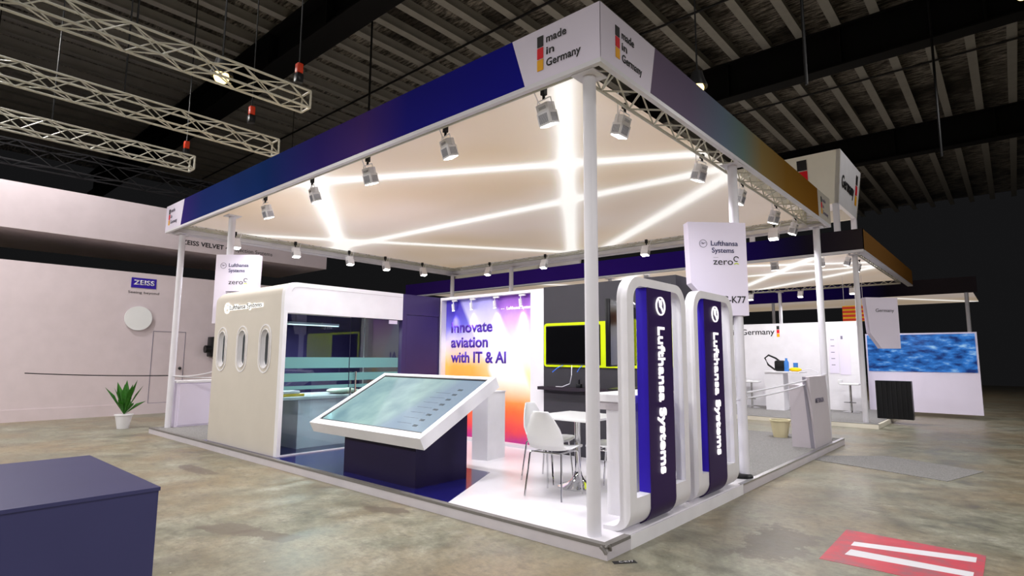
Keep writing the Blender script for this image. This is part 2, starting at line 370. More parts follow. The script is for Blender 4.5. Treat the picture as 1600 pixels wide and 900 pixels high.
def copy_tree(o, parent=None, label=None):
    c_ = o.copy(); COL.objects.link(c_); c_.parent = parent
    if label: c_['label'] = label
    for ch in kids(o): copy_tree(ch, c_)
    return c_

def frame(origin, u, v):
    u, v = Vector(u), Vector(v); n = u.cross(v); o = Vector(origin)
    return Matrix(((u.x, v.x, n.x, o.x), (u.y, v.y, n.y, o.y), (u.z, v.z, n.z, o.z), (0, 0, 0, 1)))
FY = ((1, 0, 0), (0, 0, 1))       # reads from -Y
FX = ((0, 1, 0), (0, 0, 1))       # reads from +X
def text(s, height, mtx, width=None, extrude=0.004, bold=0.0, spacing=1.0, align='LEFT', mb=None):
    """adds lettering; height is the cap height, width squeezes the line to that length"""
    cu = bpy.data.curves.new('lettering', 'FONT'); cu.body = s; cu.size = 1.0; cu.extrude = 0.0; cu.offset = bold; cu.space_character = spacing; cu.resolution_u = 4
    ob = bpy.data.objects.new('lettering', cu); COL.objects.link(ob)
    dg = bpy.context.evaluated_depsgraph_get(); me = bpy.data.meshes.new_from_object(ob.evaluated_get(dg))
    bpy.data.objects.remove(ob); bpy.data.curves.remove(cu)
    xs = [v_.co.x for v_ in me.vertices]; x0, x1 = min(xs), max(xs)
    k = height / 0.727; kx = (width / (x1 - x0)) if width else k
    sh = -x0 if align == 'LEFT' else (-(x0 + x1) / 2 if align == 'CENTER' else -x1)
    mb = mb or MB(); b2 = bmesh.new(); b2.from_mesh(me); bpy.data.meshes.remove(me)
    for v_ in b2.verts: v_.co = Vector(((v_.co.x + sh) * kx, v_.co.y * k, extrude))
    ex = bmesh.ops.extrude_face_region(b2, geom=list(b2.faces))
    for g in ex['geom']:
        if isinstance(g, bmesh.types.BMVert): g.co.z = 0.0005
    b2.transform(mtx); tmp = bpy.data.meshes.new('t'); b2.to_mesh(tmp); b2.free(); mb.bm.from_mesh(tmp); bpy.data.meshes.remove(tmp)
    return mb
def ringlogo(mb, r, w, mtx, th=0.004, a0=0, a1=360, n=40):
    P = []
    b2 = bmesh.new(); full = (a1 - a0) >= 360
    for k in range(n if full else n + 1):
        a = math.radians(a0 + (a1 - a0) * k / n); P.append([b2.verts.new((rr * math.cos(a), rr * math.sin(a), z)) for rr in (r, r - w) for z in (0.0005, th)])
    for i in range(n if full else n):
        A, B = P[i], P[(i + 1) % len(P)]
        for (k, l) in ((0, 1), (1, 3), (3, 2), (2, 0)): b2.faces.new((A[k], A[l], B[l], B[k]))
    if not full:
        b2.faces.new((P[0][0], P[0][1], P[0][3], P[0][2])); b2.faces.new((P[-1][0], P[-1][2], P[-1][3], P[-1][1]))
    b2.transform(mtx); tmp = bpy.data.meshes.new('t'); b2.to_mesh(tmp); b2.free(); mb.bm.from_mesh(tmp); bpy.data.meshes.remove(tmp); return mb
def polys(mb, pts, mtx, th=0.004):
    b2 = MB(); b2.prism(pts, 0.0005, th, 'z'); b2.xf(mtx); tmp = bpy.data.meshes.new('t'); b2.bm.to_mesh(tmp); b2.bm.free(); mb.bm.from_mesh(tmp); bpy.data.meshes.remove(tmp); return mb
def crane(mb, r, mtx, th=0.004):
    """ring with the slim flying bird inside"""
    ringlogo(mb, r, r * 0.12, mtx, th)
    s_ = r
    polys(mb, [(-.78 * s_, -.06 * s_), (-.30 * s_, -.10 * s_), (.0, -.16 * s_), (.34 * s_, .10 * s_), (.80 * s_, .26 * s_), (.40 * s_, .26 * s_), (.12 * s_, .14 * s_), (-.10 * s_, .02 * s_), (-.42 * s_, .0)], mtx, th)
    polys(mb, [(-.05 * s_, .0), (.10 * s_, .12 * s_), (-.14 * s_, .30 * s_), (-.56 * s_, .42 * s_), (-.60 * s_, .34 * s_), (-.28 * s_, .20 * s_)], mtx, th)
    return mb
def zero_g(parent, mtx, h, local=False, mdark='text_dark'):
    """'zero' with a raised open ring and a small lime swoosh; h is the x-height"""
    k = h / 0.545
    mb = text('zero', 0.727 * k, mtx, 2.12 * k)
    T = mtx @ Matrix.Translation((2.50 * k, 0.62 * k, 0))
    ringlogo(mb, 0.30 * k, 0.085 * k, T, a0=20, a1=300, n=24)
    part('logo_lettering', mb, mdark, parent, local=local)
    mb = MB(); ringlogo(mb, 0.33 * k, 0.09 * k, mtx @ Matrix.Translation((2.50 * k, -0.12 * k, 0)), a0=40, a1=140, n=14)
    part('logo_swoosh', mb, 'lime', parent, 'lime swoosh under the ring', local=local)
def flag(parent, mtx, w, h, names=('flag_black', 'flag_red', 'flag_gold'), gap=0.03, local=False):
    hh = (h - 2 * gap * h) / 3
    for i, n_ in enumerate(names):
        y1 = h - i * (hh + gap * h); mb = MB(); polys(mb, [(0, y1 - hh), (w, y1 - hh), (w, y1), (0, y1)], mtx, 0.004)
        part('flag_square', mb, n_, parent, ('black', 'red', 'gold')[i] + ' square of the flag mark', local=local)

# ---------------------------------------------------------------- the hall
struct('floor', MB().box(-32, 14, -12, 40, -0.2, 0), 'concrete')
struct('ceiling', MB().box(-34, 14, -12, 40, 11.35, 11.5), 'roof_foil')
pm = MB().prism([(-.12, 11.0), (.12, 11.0), (.12, 11.03), (.05, 11.03), (.05, 11.33), (-.05, 11.33), (-.05, 11.03), (-.12, 11.03)], -12, 40, 'y')
pur = solo('roof_purlin', pm, 'purlin_grey', 'light grey steel purlin running front to back under the dark foil roof', 'roof beam', (0, 0, 11.0), 'roof purlins')
xs_ = [-4.64 - 1.0 * i for i in range(1, 27)] + [-4.64 + .95 * i for i in range(0, 18)]
for i, x in enumerate(xs_):
    o = pur if i == 0 else pur.copy()
    if i: COL.objects.link(o)
    o.location.x = x
def girder(y, x0, x1, zb, zt, label, depth=0.5):
    g = thing('roof_girder', label, 'girder', ((x0 + x1) / 2, y, zb))
    part('web', MB().box(x0, x1, y - .04, y + .04, zb + .05, zt - .05), 'girder_black', g)
    for z in (zb, zt - .05): part('flange', MB().box(x0, x1, y - depth / 2, y + depth / 2, z, z + .05), 'girder_black', g)
    for k in range(int((x1 - x0) / 3.2)):
        x = x0 + 1.2 + 3.2 * k
        part('stiffener', MB().box(x - .03, x + .03, y - depth / 2 + .02, y - .04, zb + .05, zt - .05), 'girder_black', g)
    return g
girder(3.72, -34, 14, 9.9, 11.0, 'wide black roof girder over the hanging trusses at upper left', 0.7)
girder(14.2, -34, 14, 9.8, 11.0, 'deep black roof girder crossing at upper right above the gold fascia')
girder(24.0, -34, 14, 9.8, 11.0, 'furthest black roof girder deep in the hall')
def sprinkler(y, z): return MB().tube((-30, y, z), (12, y, z), 0.035, 8)
for y, lb in ((7.6, 'thin black service pipe crossing under the purlins, nearest the stand'), (10.6, 'thin black service pipe crossing under the purlins, middle of the roof bay'), (18.0, 'thin black service pipe crossing under the far purlins')):
    solo('service_pipe', sprinkler(y, 10.93), 'black_metal', lb, 'pipe', (0, y, 10.93))
for x, y, lb in ((-0.25, 7.6, 'thin black drop rod hanging from the roof above the right fascia corner'), (1.3, 14.0, 'thin dark drop rod hanging before the right roof girder'), (-11.0, 5.2, 'thin dark drop rod hanging from the roof at upper left')):
    solo('drop_rod', MB().tube((x, y, 6.6 if x > -5 else 8.2), (x, y, 11.36), 0.03, 8), 'black_metal', lb, 'rod', (x, y, 8))

# high-bay lamps of the hall
def highbay(loc, label, w, hang, visible_glow='glow_warm', col=(1, .975, .945)):
    g = thing('high_bay_lamp', label, 'hall lamp', loc, 0, 'hall lamps')
    x, y, z = loc
    part('lamp_shade', MB().lathe([(.05, .30), (.09, .28), (.12, .16), (.17, .02), (.17, 0), (.16, 0), (.11, .14), (.05, .26)], loc, 24), 'black_metal', g, smooth=True)
    part('bulb', MB().sphere((x, y, z - .01), .11), visible_glow, g)
    part('suspension', MB().tube((x, y, z + .3), (x, y, hang), .015, 8), 'black_metal', g)
    ld = bpy.data.lights.new('lamp_light', 'SPOT'); ld.energy = w; ld.color = col; ld.shadow_soft_size = .35; ld.spot_size = math.radians(172); ld.spot_blend = .25
    lo = bpy.data.objects.new('lamp_light', ld); COL.objects.link(lo); lo.parent = g; lo.location = (0, 0, -.16)
    return g
highbay((-1.45, 5.4, 6.1), 'small glowing warm hall lamp hanging beyond the right fascia at upper right', 60, 11.36, col=(1, .72, .35))
highbay((-6.60, -.42, 5.76), 'glowing warm lamp on the nearest hanging truss at upper left', 60, 11.36, col=(1, .72, .35))

# ---------------------------------------------------------------- box trusses
def truss(name, label, a, b, size, bay, mat_='steel_white', group=None, r=0.022, cat='truss', hang=False):
    a, b = Vector(a), Vector(b); d = (b - a).normalized(); side = d.cross(Vector((0, 0, 1))).normalized() * size / 2; up = Vector((0, 0, size / 2))
    g = thing(name, label, cat, (a + b) / 2, 0, group); n = max(2, round((b - a).length / bay)); step = (b - a) / n
    ch = MB(); lc = MB()
    for sx in (-1, 1):
        for sz in (-1, 1): ch.tube(a + side * sx + up * sz, b + side * sx + up * sz, r, 8)
    faces = [((1, 1), (1, -1)), ((-1, 1), (-1, -1)), ((1, 1), (-1, 1)), ((1, -1), (-1, -1))]
    for i in range(n):
        p0, p1 = a + step * i, a + step * (i + 1)
        for f, (k, l) in enumerate(faces):
            if (i + f) % 2: k, l = l, k
            lc.tube(p0 + side * k[0] + up * k[1], p1 + side * l[0] + up * l[1], r * .55, 5)
    part('chords', ch, mat_, g, smooth=True); part('lacing', lc, mat_, g)
    for p0 in (a, b):
        en = MB()
        for k, l in ((0, 1), (1, 3), (3, 2), (2, 0)):
            C_ = [side * sx + up * sz for sx in (-1, 1) for sz in (-1, 1)]; en.tube(p0 + C_[k], p0 + C_[l], r, 6)
        part('end_frame', en, mat_, g)
    if hang:
        for f_ in (.25, .75):
            p0 = a.lerp(b, f_); part('suspension', MB().tube(p0 + up, (p0.x, p0.y, 11.36), .012, 6), 'black_metal', g)
    return g
for x, y1, z, lb in ((-6.15, .75, 5.62, 'nearest silver box truss hanging at upper left, carrying the warm lamp'), (-8.42, 1.35, 5.56, 'second silver box truss hanging at upper left, below the lit one'), (-10.7, .62, 5.55, 'third silver box truss hanging at the left edge, lowest of the three')):
    truss('hanging_truss', lb, (x, -9, z), (x, y1, z), .28, .36, 'steel_white', 'hanging trusses upper left', .019, hang=True)
truss('lighting_truss', 'dark far truss with lamps above the left neighbour banner', (-15.5, -6, 6.3), (-15.5, 9, 6.3), .5, .7, 'black_metal', 'dark trusses', hang=True)
truss('lighting_truss', 'dark cross truss with lamps in the distance above the banner end', (-24, 9.5, 6.1), (-12.2, 9.5, 6.1), .5, .7, 'black_metal', 'dark trusses', hang=True)
for (x, y, z, lb) in ((-6.05, .55, 6.0, 'orange chain hoist over the end of the nearest hanging truss'), (-8.2, .75, 5.98, 'orange chain hoist over the end of the second hanging truss'), (-10.9, .55, 5.92, 'orange chain hoist over the end of the third hanging truss')):
    g = thing('chain_hoist', lb, 'hoist', (x, y, z), 0, 'chain hoists')
    part('motor', MB().box(x - .055, x + .055, y - .05, y + .05, z, z + .17, .02), 'orange_hoist', g, smooth=True)
    part('chain_bag', MB().box(x - .06, x + .06, y - .06, y + .06, z - .16, z - .005, .02), 'black_plastic', g, smooth=True)
    part('chain', MB().tube((x, y, z + .17), (x, y, 11.36), .012, 6), 'black_metal', g)

# ---------------------------------------------------------------- raised platform
pf = thing('raised_floor', 'low white exhibition platform with grey edge tape under the whole stand', 'platform', (-5, 3.8, 0))
part('riser', MB().box(-L, 0, 0, D, 0, HB - .012), 'riser_white', pf)
part('white_floor', MB().prism([(-1.763, .05), (-.03, .05), (-.03, 3.06), (-5.2, 3.06), (-5.2, 1.347), (-2.444, 1.347)], HB - .012, HB, 'z'), 'white_floor', pf, 'glossy white floor sheet')
part('navy_floor', MB().prism([(-7.6, .05), (-1.763, .05), (-2.444, 1.347), (-5.2, 1.347), (-5.2, 3.06), (-7.6, 3.06)], HB - .012, HB, 'z'), 'navy_floor', pf, 'glossy navy floor sheet with a slanted end')
part('carpet', MB().prism([(-L + .03, .05), (-7.6, .05), (-7.6, 3.06), (-.20, 3.06), (-.03, 3.25), (-.03, D - .03), (-L + .03, D - .03)], HB - .012, HB, 'z'), 'grey_carpet', pf, 'grey carpet')
part('edge_tape', MB().box(-L, 0, -.004, .055, HB - .022, HB + .002), 'tape_grey', pf, 'grey tape along the front edge')
part('edge_tape', MB().box(-.055, .004, .055, .335, HB - .022, HB + .002), 'tape_grey', pf, 'grey tape along the right edge near the corner')
part('edge_trim', MB().box(-.05, .005, 2.75, D, HB - .014, HB + .003), 'aluminium', pf, 'aluminium edge trim')
part('tape_scrap', MB().path([(.006, -.03, .098), (.012, -.012, .112), (.016, .012, .10), (.012, .03, .07)], .012, 5).path([(-.05, -.008, .09), (-.02, -.012, .075), (.0, -.012, .05)], .014, 5), 'tape_grey', pf, 'torn loose end of the tape at the corner', smooth=True)

# ---------------------------------------------------------------- canopy: header fascias, trusses, fabric, pillars
def quadprint(mb, pts): return mb.poly(pts)
fa = thing('header_fascia', 'long blue front header board with white flag panels at both ends', 'fascia', (-5, .05, Z0), 0, 'header boards')
part('board', MB().box(-L, -.09, .003, .09, Z0 + .02, Z1), 'white_laminate', fa)
part('soffit_edge', MB().box(-L, 0, .0, .05, Z0 - .02, Z0 + .02), 'white_metal', fa)
part('print', MB().prism([(-9.186, Z0 + .02), (-.796, Z0 + .02), (-.95, Z1), (-9.07, Z1)], .0, .003, 'y'), 'print_front', fa, 'deep blue printed band')
part('corner_print', MB().prism([(-.796, Z0 + .02), (0, Z0 + .02), (0, Z1), (-.95, Z1)], .0, .003, 'y'), 'lilac_white', fa, 'white corner panel')
part('corner_print', MB().prism([(-L, Z0 + .02), (-9.186, Z0 + .02), (-9.07, Z1), (-L, Z1)], .0, .003, 'y'), 'lilac_white', fa, 'white left end panel')
flag(fa, frame((-.652, 0, 3.958), *FY), .067, .32)
mb = MB()
for i, s_ in enumerate(('made', 'in', 'Germany')): text(s_, .073, frame((-.552, 0, 4.198 - .112 * i), *FY), (.215, .085, .36)[i], mb=mb, bold=.012)
part('lettering', mb, 'text_dark', fa)
flag(fa, frame((-9.842, 0, 3.955), *FY), .067, .31)
mb = MB()
for i, s_ in enumerate(('made', 'in', 'Germany')): text(s_, .073, frame((-9.742, 0, 4.195 - .112 * i), *FY), (.215, .085, .36)[i], mb=mb, bold=.012)
part('lettering', mb, 'text_grey', fa)
fa = thing('header_fascia', 'right header board fading from mauve to gold brown with a flag panel at each end', 'fascia', (-.05, 3.8, Z0), 0, 'header boards')
part('board', MB().box(-.09, -.003, .003, D - .09, Z0 + .02, Z1), 'white_laminate', fa)
part('soffit_edge', MB().box(-.05, 0, .05, D, Z0 - .02, Z0 + .02), 'white_metal', fa)
part('print', MB().prism([(.836, Z0 + .02), (6.815, Z0 + .02), (6.80, Z1), (.95, Z1)], -.003, .0, 'x'), 'print_right', fa, 'mauve to gold brown printed band')
part('corner_print', MB().prism([(.0, Z0 + .02), (.836, Z0 + .02), (.95, Z1), (.0, Z1)], -.003, .0, 'x'), 'lilac_white', fa, 'white corner panel')
part('corner_print', MB().prism([(6.815, Z0 + .02), (D, Z0 + .02), (D, Z1), (6.80, Z1)], -.003, .0, 'x'), 'pearl_panel', fa, 'pinkish far end panel')
flag(fa, frame((0, .234, 3.966), *FX), .067, .285)
mb = MB()
for i, s_ in enumerate(('made', 'in', 'Germany')): text(s_, .073, frame((0, .338, 4.175 - .105 * i), *FX), (.21, .085, .345)[i], mb=mb, bold=.012)
part('lettering', mb, 'text_dark', fa)
flag(fa, frame((0, 7.0, 3.96), *FX), .067, .30)
mb = MB()
for i, s_ in enumerate(('made', 'in', 'Germany')): text(s_, .073, frame((0, 7.11, 4.19 - .11 * i), *FX), (.215, .085, .36)[i], mb=mb, bold=.0)
part('lettering', mb, 'text_grey', fa)
fa = thing('header_fascia', 'left side header board of the canopy, its white back seen from inside', 'fascia', (-L + .05, 3.8, Z0), 0, 'header boards')
part('board', MB().box(-L, -L + .09, .09, D - .09, Z0 + .02, Z1), 'white_laminate', fa)
part('soffit_edge', MB().box(-L, -L + .05, .05, D, Z0 - .02, Z0 + .02), 'white_metal', fa)
fa = thing('header_fascia', 'rear header board of the canopy, its white back seen from inside', 'fascia', (-5, D - .05, Z0), 0, 'header boards')
part('board', MB().box(-L, -.003, D - .09, D, Z0 + .02, Z1), 'white_laminate', fa)
part('soffit_edge', MB().box(-L + .05, -.05, D - .05, D, Z0 - .02, Z0 + .02), 'white_metal', fa)

TS = .19
truss('canopy_truss', 'white box truss behind the blue front header', (-9.65, .185, ZF + .06), (-.40, .185, ZF + .06), TS, .26, 'steel_white', 'canopy trusses', .017)
truss('canopy_truss', 'white box truss behind the right gold header, lacing seen from below', (-.25, .10, ZF + .06), (-.25, 7.55, ZF + .06), .27, .26, 'steel_white', 'canopy trusses', .017)
truss('canopy_truss', 'white box truss along the left side of the canopy', (-9.80, .10, ZF + .06), (-9.80, 7.55, ZF + .06), TS, .26, 'steel_white', 'canopy trusses', .017)
truss('canopy_truss', 'white box truss along the rear of the canopy', (-9.65, 7.46, ZF + .06), (-.40, 7.46, ZF + .06), TS, .26, 'steel_white', 'canopy trusses', .017)
solo('fabric_ceiling', MB().box(-9.69, -.41, .30, 7.35, ZF, ZF + .03), 'fabric_main', 'glowing beige stretched fabric ceiling with crossing white light beams over the near stand', 'fabric ceiling', (-5, 3.8, ZF))

PR = .056
def pillar(x, y, label, z0=HB, z1=Z0 - .02, r=PR, group='canopy pillars', base=None, m_='white_metal'):
    g = thing('canopy_pillar', label, 'pillar', (x, y, z0), 0, group)
    part('tube', MB().tube((x, y, z0), (x, y, z1), r, 28), m_, g, smooth=True)
    part('cap_plate', MB().box(x - .11, x + .11, y - .11, y + .11, z1 - .012, z1), m_, g)
    if base: part('base_disc', MB().lathe([(base, 0), (base, .018), (base * .86, .034), (.06, .042)], (x - .03, y - .03, z0), 32), 'black_plastic', g, 'black round base disc', smooth=True)
    return g
pillar(-.205, .145, 'white round pillar at the near corner of the stand')
pillar(-9.75, .235, 'white round pillar at the far left end of the front edge')
pillar(-7.55, .27, 'white pillar rising behind the window booth with a sign on it', HB)
pillar(-.124, 3.172, 'white pillar behind the purple arches carrying the C-K77 sign', base=.13)
pillar(-.2, 7.45, 'white pillar behind the tall grey pedestal at the right rear corner')
pillar(-9.86, 7.5, 'slim white pillar at the far inner corner above the poster wall, left one')
pillar(-7.567, 7.5, 'slim white pillar of the rear edge above the poster, right one')

# floodlights
def make_flood():
    g = thing('floodlight', 'x', 'floodlight', (0, 0, 0), 0, 'canopy floodlights')
    # local frame: hangs from clamp at z=0; body tilted about X, shining towards +Y and down
    part('clamp', MB().box(-.025, .025, -.025, .025, -.02, .07, .006).tube((0, 0, -.02), (0, 0, -.06), .014, 10), 'black_metal', g, local=True)
    T = Matrix.Translation((0, 0, -.06)) @ Matrix.Rotation(math.radians(18), 4, 'X') @ Matrix.Scale(.78, 4)
    b = MB().path([(-.115, 0, -.16), (-.115, 0, -.005), (-.105, 0, 0), (.105, 0, 0), (.115, 0, -.005), (.115, 0, -.16)], .007, 6); part('bracket', b.xf(T), 'flood_white', g, local=True)
    h = MB().box(-.10, .10, -.065, .065, -.15, -.05, .008).box(-.108, .108, -.075, .075, -.31, -.15, .01)
    hs = part('housing', h.xf(T), 'flood_white', g, local=True, smooth=True)
    f = MB()
    for i in range(9): f.box(-.075 + i * .0165, -.068 + i * .0165, -.079, -.0745, -.285, -.175)
    for i in range(6): f.box(-.05 + i * .02, -.044 + i * .02, -.0685, -.0645, -.12, -.085)
    for i in range(5): f.box(.1075, .1115, -.05 + i * .022, -.04 + i * .022, -.285, -.185).box(-.1115, -.1075, -.05 + i * .022, -.04 + i * .022, -.285, -.185)
    part('cooling_slots', f.xf(T), 'fins_grey', g, 'dark cooling slots', local=True)
    part('lens', MB().box(-.095, .095, -.062, .062, -.318, -.309).xf(T), 'glow_lens', g, 'bright lit lens', local=True)
    part('cable', MB().path([(-.05, .05, -.13), (-.10, .02, -.04), (-.13, .0, .05), (-.12, 0, .12)], .006, 5), 'black_plastic' if False else 'flood_white', g, local=True, smooth=True)
    ld = bpy.data.lights.new('lamp_light', 'SPOT'); ld.energy = FLOOD_W; ld.color = (.975, .965, 1.0); ld.spot_size = math.radians(150); ld.spot_blend = .6; ld.shadow_soft_size = .07
    lo = bpy.data.objects.new('lamp_light', ld); COL.objects.link(lo); lo.parent = g
    lo.matrix_local = Matrix.Translation((0, 0, -.06)) @ Matrix.Rotation(math.radians(18), 4, 'X') @ Matrix.Translation((0, 0, -.262))
    return g
fl0 = make_flood(); used = False
ordn = ('first', 'second', 'third', 'fourth', 'fifth', 'sixth')
def place_flood(x, y, z, rz, label):
    global used
    o = fl0 if not used else copy_tree(fl0)
    used = True; o.location = (x, y, z); o.rotation_euler = (0, 0, rz); o['label'] = label; return o
for i, x in enumerate((-.84, -2.22, -3.69, -5.05, -6.49)):
    place_flood(x, .33, ZF - .06, random.uniform(-.3, .2), 'white floodlight under the blue front header, ' + ordn[i] + ' from the near corner')
for i, y in enumerate((1.14, 3.03, 4.46, 6.0, 7.1)):
    place_flood(-.44, y, ZF - .03, math.pi / 2 + random.uniform(-.2, .3), 'white floodlight under the right gold header, ' + ordn[i] + ' from the near corner')
for i, y in enumerate((1.18, 2.5, 3.88, 4.94, 6.16)):
    place_flood(-9.62, y, ZF - .06, -math.pi / 2, 'white floodlight on the left side truss facing us, ' + ordn[i] + ' from the front')
for i, x in enumerate((-8.15, -6.25, -3.48, -.86)):
    place_flood(x, 7.27, ZF - .06, math.pi, 'white floodlight on the rear truss shining towards us, ' + ordn[i] + ' from the left')

# ---------------------------------------------------------------- hanging pole signs
def pole_sign(loc, ang, x0, x1, z0, z1, chamfer_left, label):
    g = thing('pole_sign', label, 'sign', loc, math.radians(ang), 'pole signs'); T_ = .075
    zz0, zz1 = z0 - loc[2], z1 - loc[2]
    if chamfer_left: pl = [(x0 + .36, zz0), (x1, zz0), (x1, zz1), (x0, zz1), (x0 + .02, zz0 + .38)]
    else: pl = [(x0, zz0), (.0, zz0), (.0, zz0 + .54), (x1 - .01, zz0 + .54), (x1, zz1), (x0, zz1)]
    part('panel', MB().prism(pl, -T_, T_, 'y'), 'lilac_white', g, local=True)
    return g, T_
g, T_ = pole_sign((-.124, 3.172, 1.9), 45, -.61, .10, 1.965, 3.085, True, 'white pole sign reading C-K77 on the pillar right of the arches')
def sf(x, z, base=1.9): return frame((x, -T_, z - base), *FY)
mb = text('Lufthansa', .062, sf(-.335, 2.80), .33, bold=.006); text('Systems', .062, sf(-.325, 2.715), .27, mb=mb, bold=.006)
part('lettering', mb, 'text_navy', g, local=True)
part('emblem', crane(MB(), .048, sf(-.43, 2.822)), 'text_grey', g, local=True)
part('dash', MB().box(-.31, -.25, -T_ - .002, -T_, .755, .758), 'text_grey', g, local=True)
zero_g(g, sf(-.315, 2.57), .062, True)
part('stand_number', text('C-K77', .083, sf(-.215, 2.115), .28, bold=.006), 'text_dark', g, local=True)
g, T_ = pole_sign((-7.55, .27, 1.9), 42, -.19, .52, 1.985, 3.143, False, 'white pole sign rising behind the window booth at left')
mb = text('Lufthansa', .062, sf(.03, 2.935), .33, bold=.006); text('Systems', .062, sf(.03, 2.845), .27, mb=mb, bold=.006)
part('lettering', mb, 'text_navy', g, local=True)
part('emblem', crane(MB(), .05, sf(-.06, 2.955)), 'text_grey', g, local=True)
zero_g(g, sf(.04, 2.64), .062, True)

# ---------------------------------------------------------------- meeting booth shaped like an aircraft cabin
bx0, bx1, by0, by1, bz = -7.53, -5.22, .10, 2.95, 2.49
bo = thing('meeting_booth', 'white cabin style meeting booth with three oval windows and a glass side', 'meeting booth', (-6.4, 1.5, HB))
RAD = .17
# front wall with three holes
wall = MB().prism([(by0, HB), (by0 + .09, HB), (by0 + .09, bz - RAD)] + [(by0 + RAD - (RAD - .09) * math.cos(math.radians(a)), bz - RAD + (RAD - .09) * math.sin(math.radians(a))) for a in range(15, 91, 15)] + [(by0 + RAD, bz)] + [(by0 + RAD - RAD * math.cos(math.radians(a)), bz - RAD + RAD * math.sin(math.radians(a))) for a in range(75, -1, -15)], bx0, bx1 - .085, 'x')
# soften the upper left end
for v_ in wall.bm.verts:
    if v_.co.x < bx0 + .01 and v_.co.z > bz - RAD - .01:
        v_.co.x += .13 * ((v_.co.z - (bz - RAD)) / RAD) ** 2
WX = (-7.20, -6.475, -5.725)
def stadium(cx, cz, w, h, n=14):
    r = w / 2; pts = []
    for k in range(n + 1): a = math.pi * k / n; pts.append((cx + r * math.cos(a), cz + h / 2 - r + r * math.sin(a)))
    for k in range(n + 1): a = math.pi + math.pi * k / n; pts.append((cx + r * math.cos(a), cz - h / 2 + r + r * math.sin(a)))
    return pts
wo = part('front_wall', wall, 'pearl_panel', bo)
for cx in WX:
    cut = bpy.data.objects.new('cut', MB().prism(stadium(cx, 1.56, .26, .56), by0 - .1, by0 + .3, 'y').mesh('cut', M['pearl_panel'], wloc(bo))); COL.objects.link(cut); cut.parent = bo
    md = wo.modifiers.new('b', 'BOOLEAN'); md.operation = 'DIFFERENCE'; md.object = cut; md.solver = 'EXACT'
    bpy.context.view_layer.update(); dg = bpy.context.evaluated_depsgraph_get(); nm = bpy.data.meshes.new_from_object(wo.evaluated_get(dg)); wo.modifiers.clear(); wo.data = nm
    bpy.data.objects.remove(cut)
for p_ in wo.data.polygons: p_.use_smooth = True
wo.data.set_sharp_from_angle(angle=math.radians(30))
for cx in WX:
    # raised outer rim, deep funnel, glass
    w = MB(); w.ring(stadium(cx, 1.56, .37, .70), stadium(cx, 1.56, .335, .665), by0 - .008, by0 + .0005, 'y')
    w.ring(stadium(cx, 1.56, .27, .57), stadium(cx, 1.56, .25, .55), by0 - .012, by0 + .005, 'y')
    A = stadium(cx, 1.56, .255, .555); Bq = stadium(cx, 1.56, .225, .52); C2 = stadium(cx, 1.56, .20, .49)
    for (P0, ya, P1, yb) in ((A, by0, Bq, by0 + .04), (Bq, by0 + .04, C2, by0 + .055)):
        va = [w.bm.verts.new((x, ya, z)) for x, z in P0]; vb = [w.bm.verts.new((x, yb, z)) for x, z in P1]
        for i in range(len(va)): w.bm.faces.new((va[i], va[(i + 1) % len(va)], vb[(i + 1) % len(va)], vb[i]))
    wf = part('porthole', w, 'white_laminate', bo, smooth=True)
    part('pane', MB().prism(stadium(cx, 1.56, .215, .505), by0 + .053, by0 + .062, 'y'), 'smoked_glass', wf, 'tinted glass pane')
HDR = 2.055
part('side_post', MB().prism([(by0, HB), (by0 + .055, HB), (by0 + .055, HDR), (by0, HDR)], bx1 - .085, bx1, 'x'), 'white_laminate', bo)
hd = [(by0, HDR), (2.14, HDR), (2.14, bz), (by0 + RAD, bz)] + [(by0 + RAD - RAD * math.cos(math.radians(a)), bz - RAD + RAD * math.sin(math.radians(a))) for a in range(75, -1, -15)]
part('header', MB().prism(hd, bx1 - .085, bx1, 'x'), 'white_laminate', bo, smooth=True)
gl = MB().path([(bx1 + .001, .20, 2.36), (bx1 + .001, .24, 2.415), (bx1 + .001, .30, 2.43), (bx1 + .001, 2.13, 2.43)], .004, 5); part('groove', gl, 'riser_white', bo, 'fine curved groove line')
part('roof', MB().box(bx0 + .13, bx1 - .085, by0 + RAD, by1, bz - .07, bz), 'white_laminate', bo)
part('back_wall', MB().box(bx0, bx1 - .085, by1, by1 + .06, HB, bz), 'white_laminate', bo)
part('left_wall', MB().box(bx0 + .03, bx0 + .09, .36, by1, HB, bz - .07), 'white_laminate', bo)
part('door_header', MB().box(bx1 - .085, bx1, 2.14, by1, 2.152, bz), 'violet_wall', bo, 'dark violet panel above the store door')
sd = part('store_door', MB().box(bx1 - .085, bx1 - .006, 2.23, by1 - .03, HB, 2.146), 'violet_wall', bo, 'dark violet flush store door')
part('door_jamb', MB().box(bx1 - .085, bx1, 2.14, 2.224, HB, 2.152).box(bx1 - .085, bx1, by1 - .024, by1, HB, 2.152), 'violet_wall', bo)
gp = part('glass_panel', MB().box(bx1 - .05, bx1 - .038, .155, 1.185, HB, HDR), 'clear_glass', bo)
gd = part('glass_door', MB().box(bx1 - .05, bx1 - .038, 1.197, 2.10, HB + .01, HDR - .01), 'clear_glass', bo)
for nm_, par, y0_, y1_ in (('glass_panel', gp, .157, 1.183), ('glass_door', gd, 1.199, 2.098)):
    for z0_, z1_ in ((1.285, 1.44), (1.10, 1.215), (.99, 1.04)):
        part('frosted_band', MB().box(bx1 - .0375, bx1 - .036, y0_, y1_, z0_, z1_), 'frosted_film', par, 'pale teal frosted band')
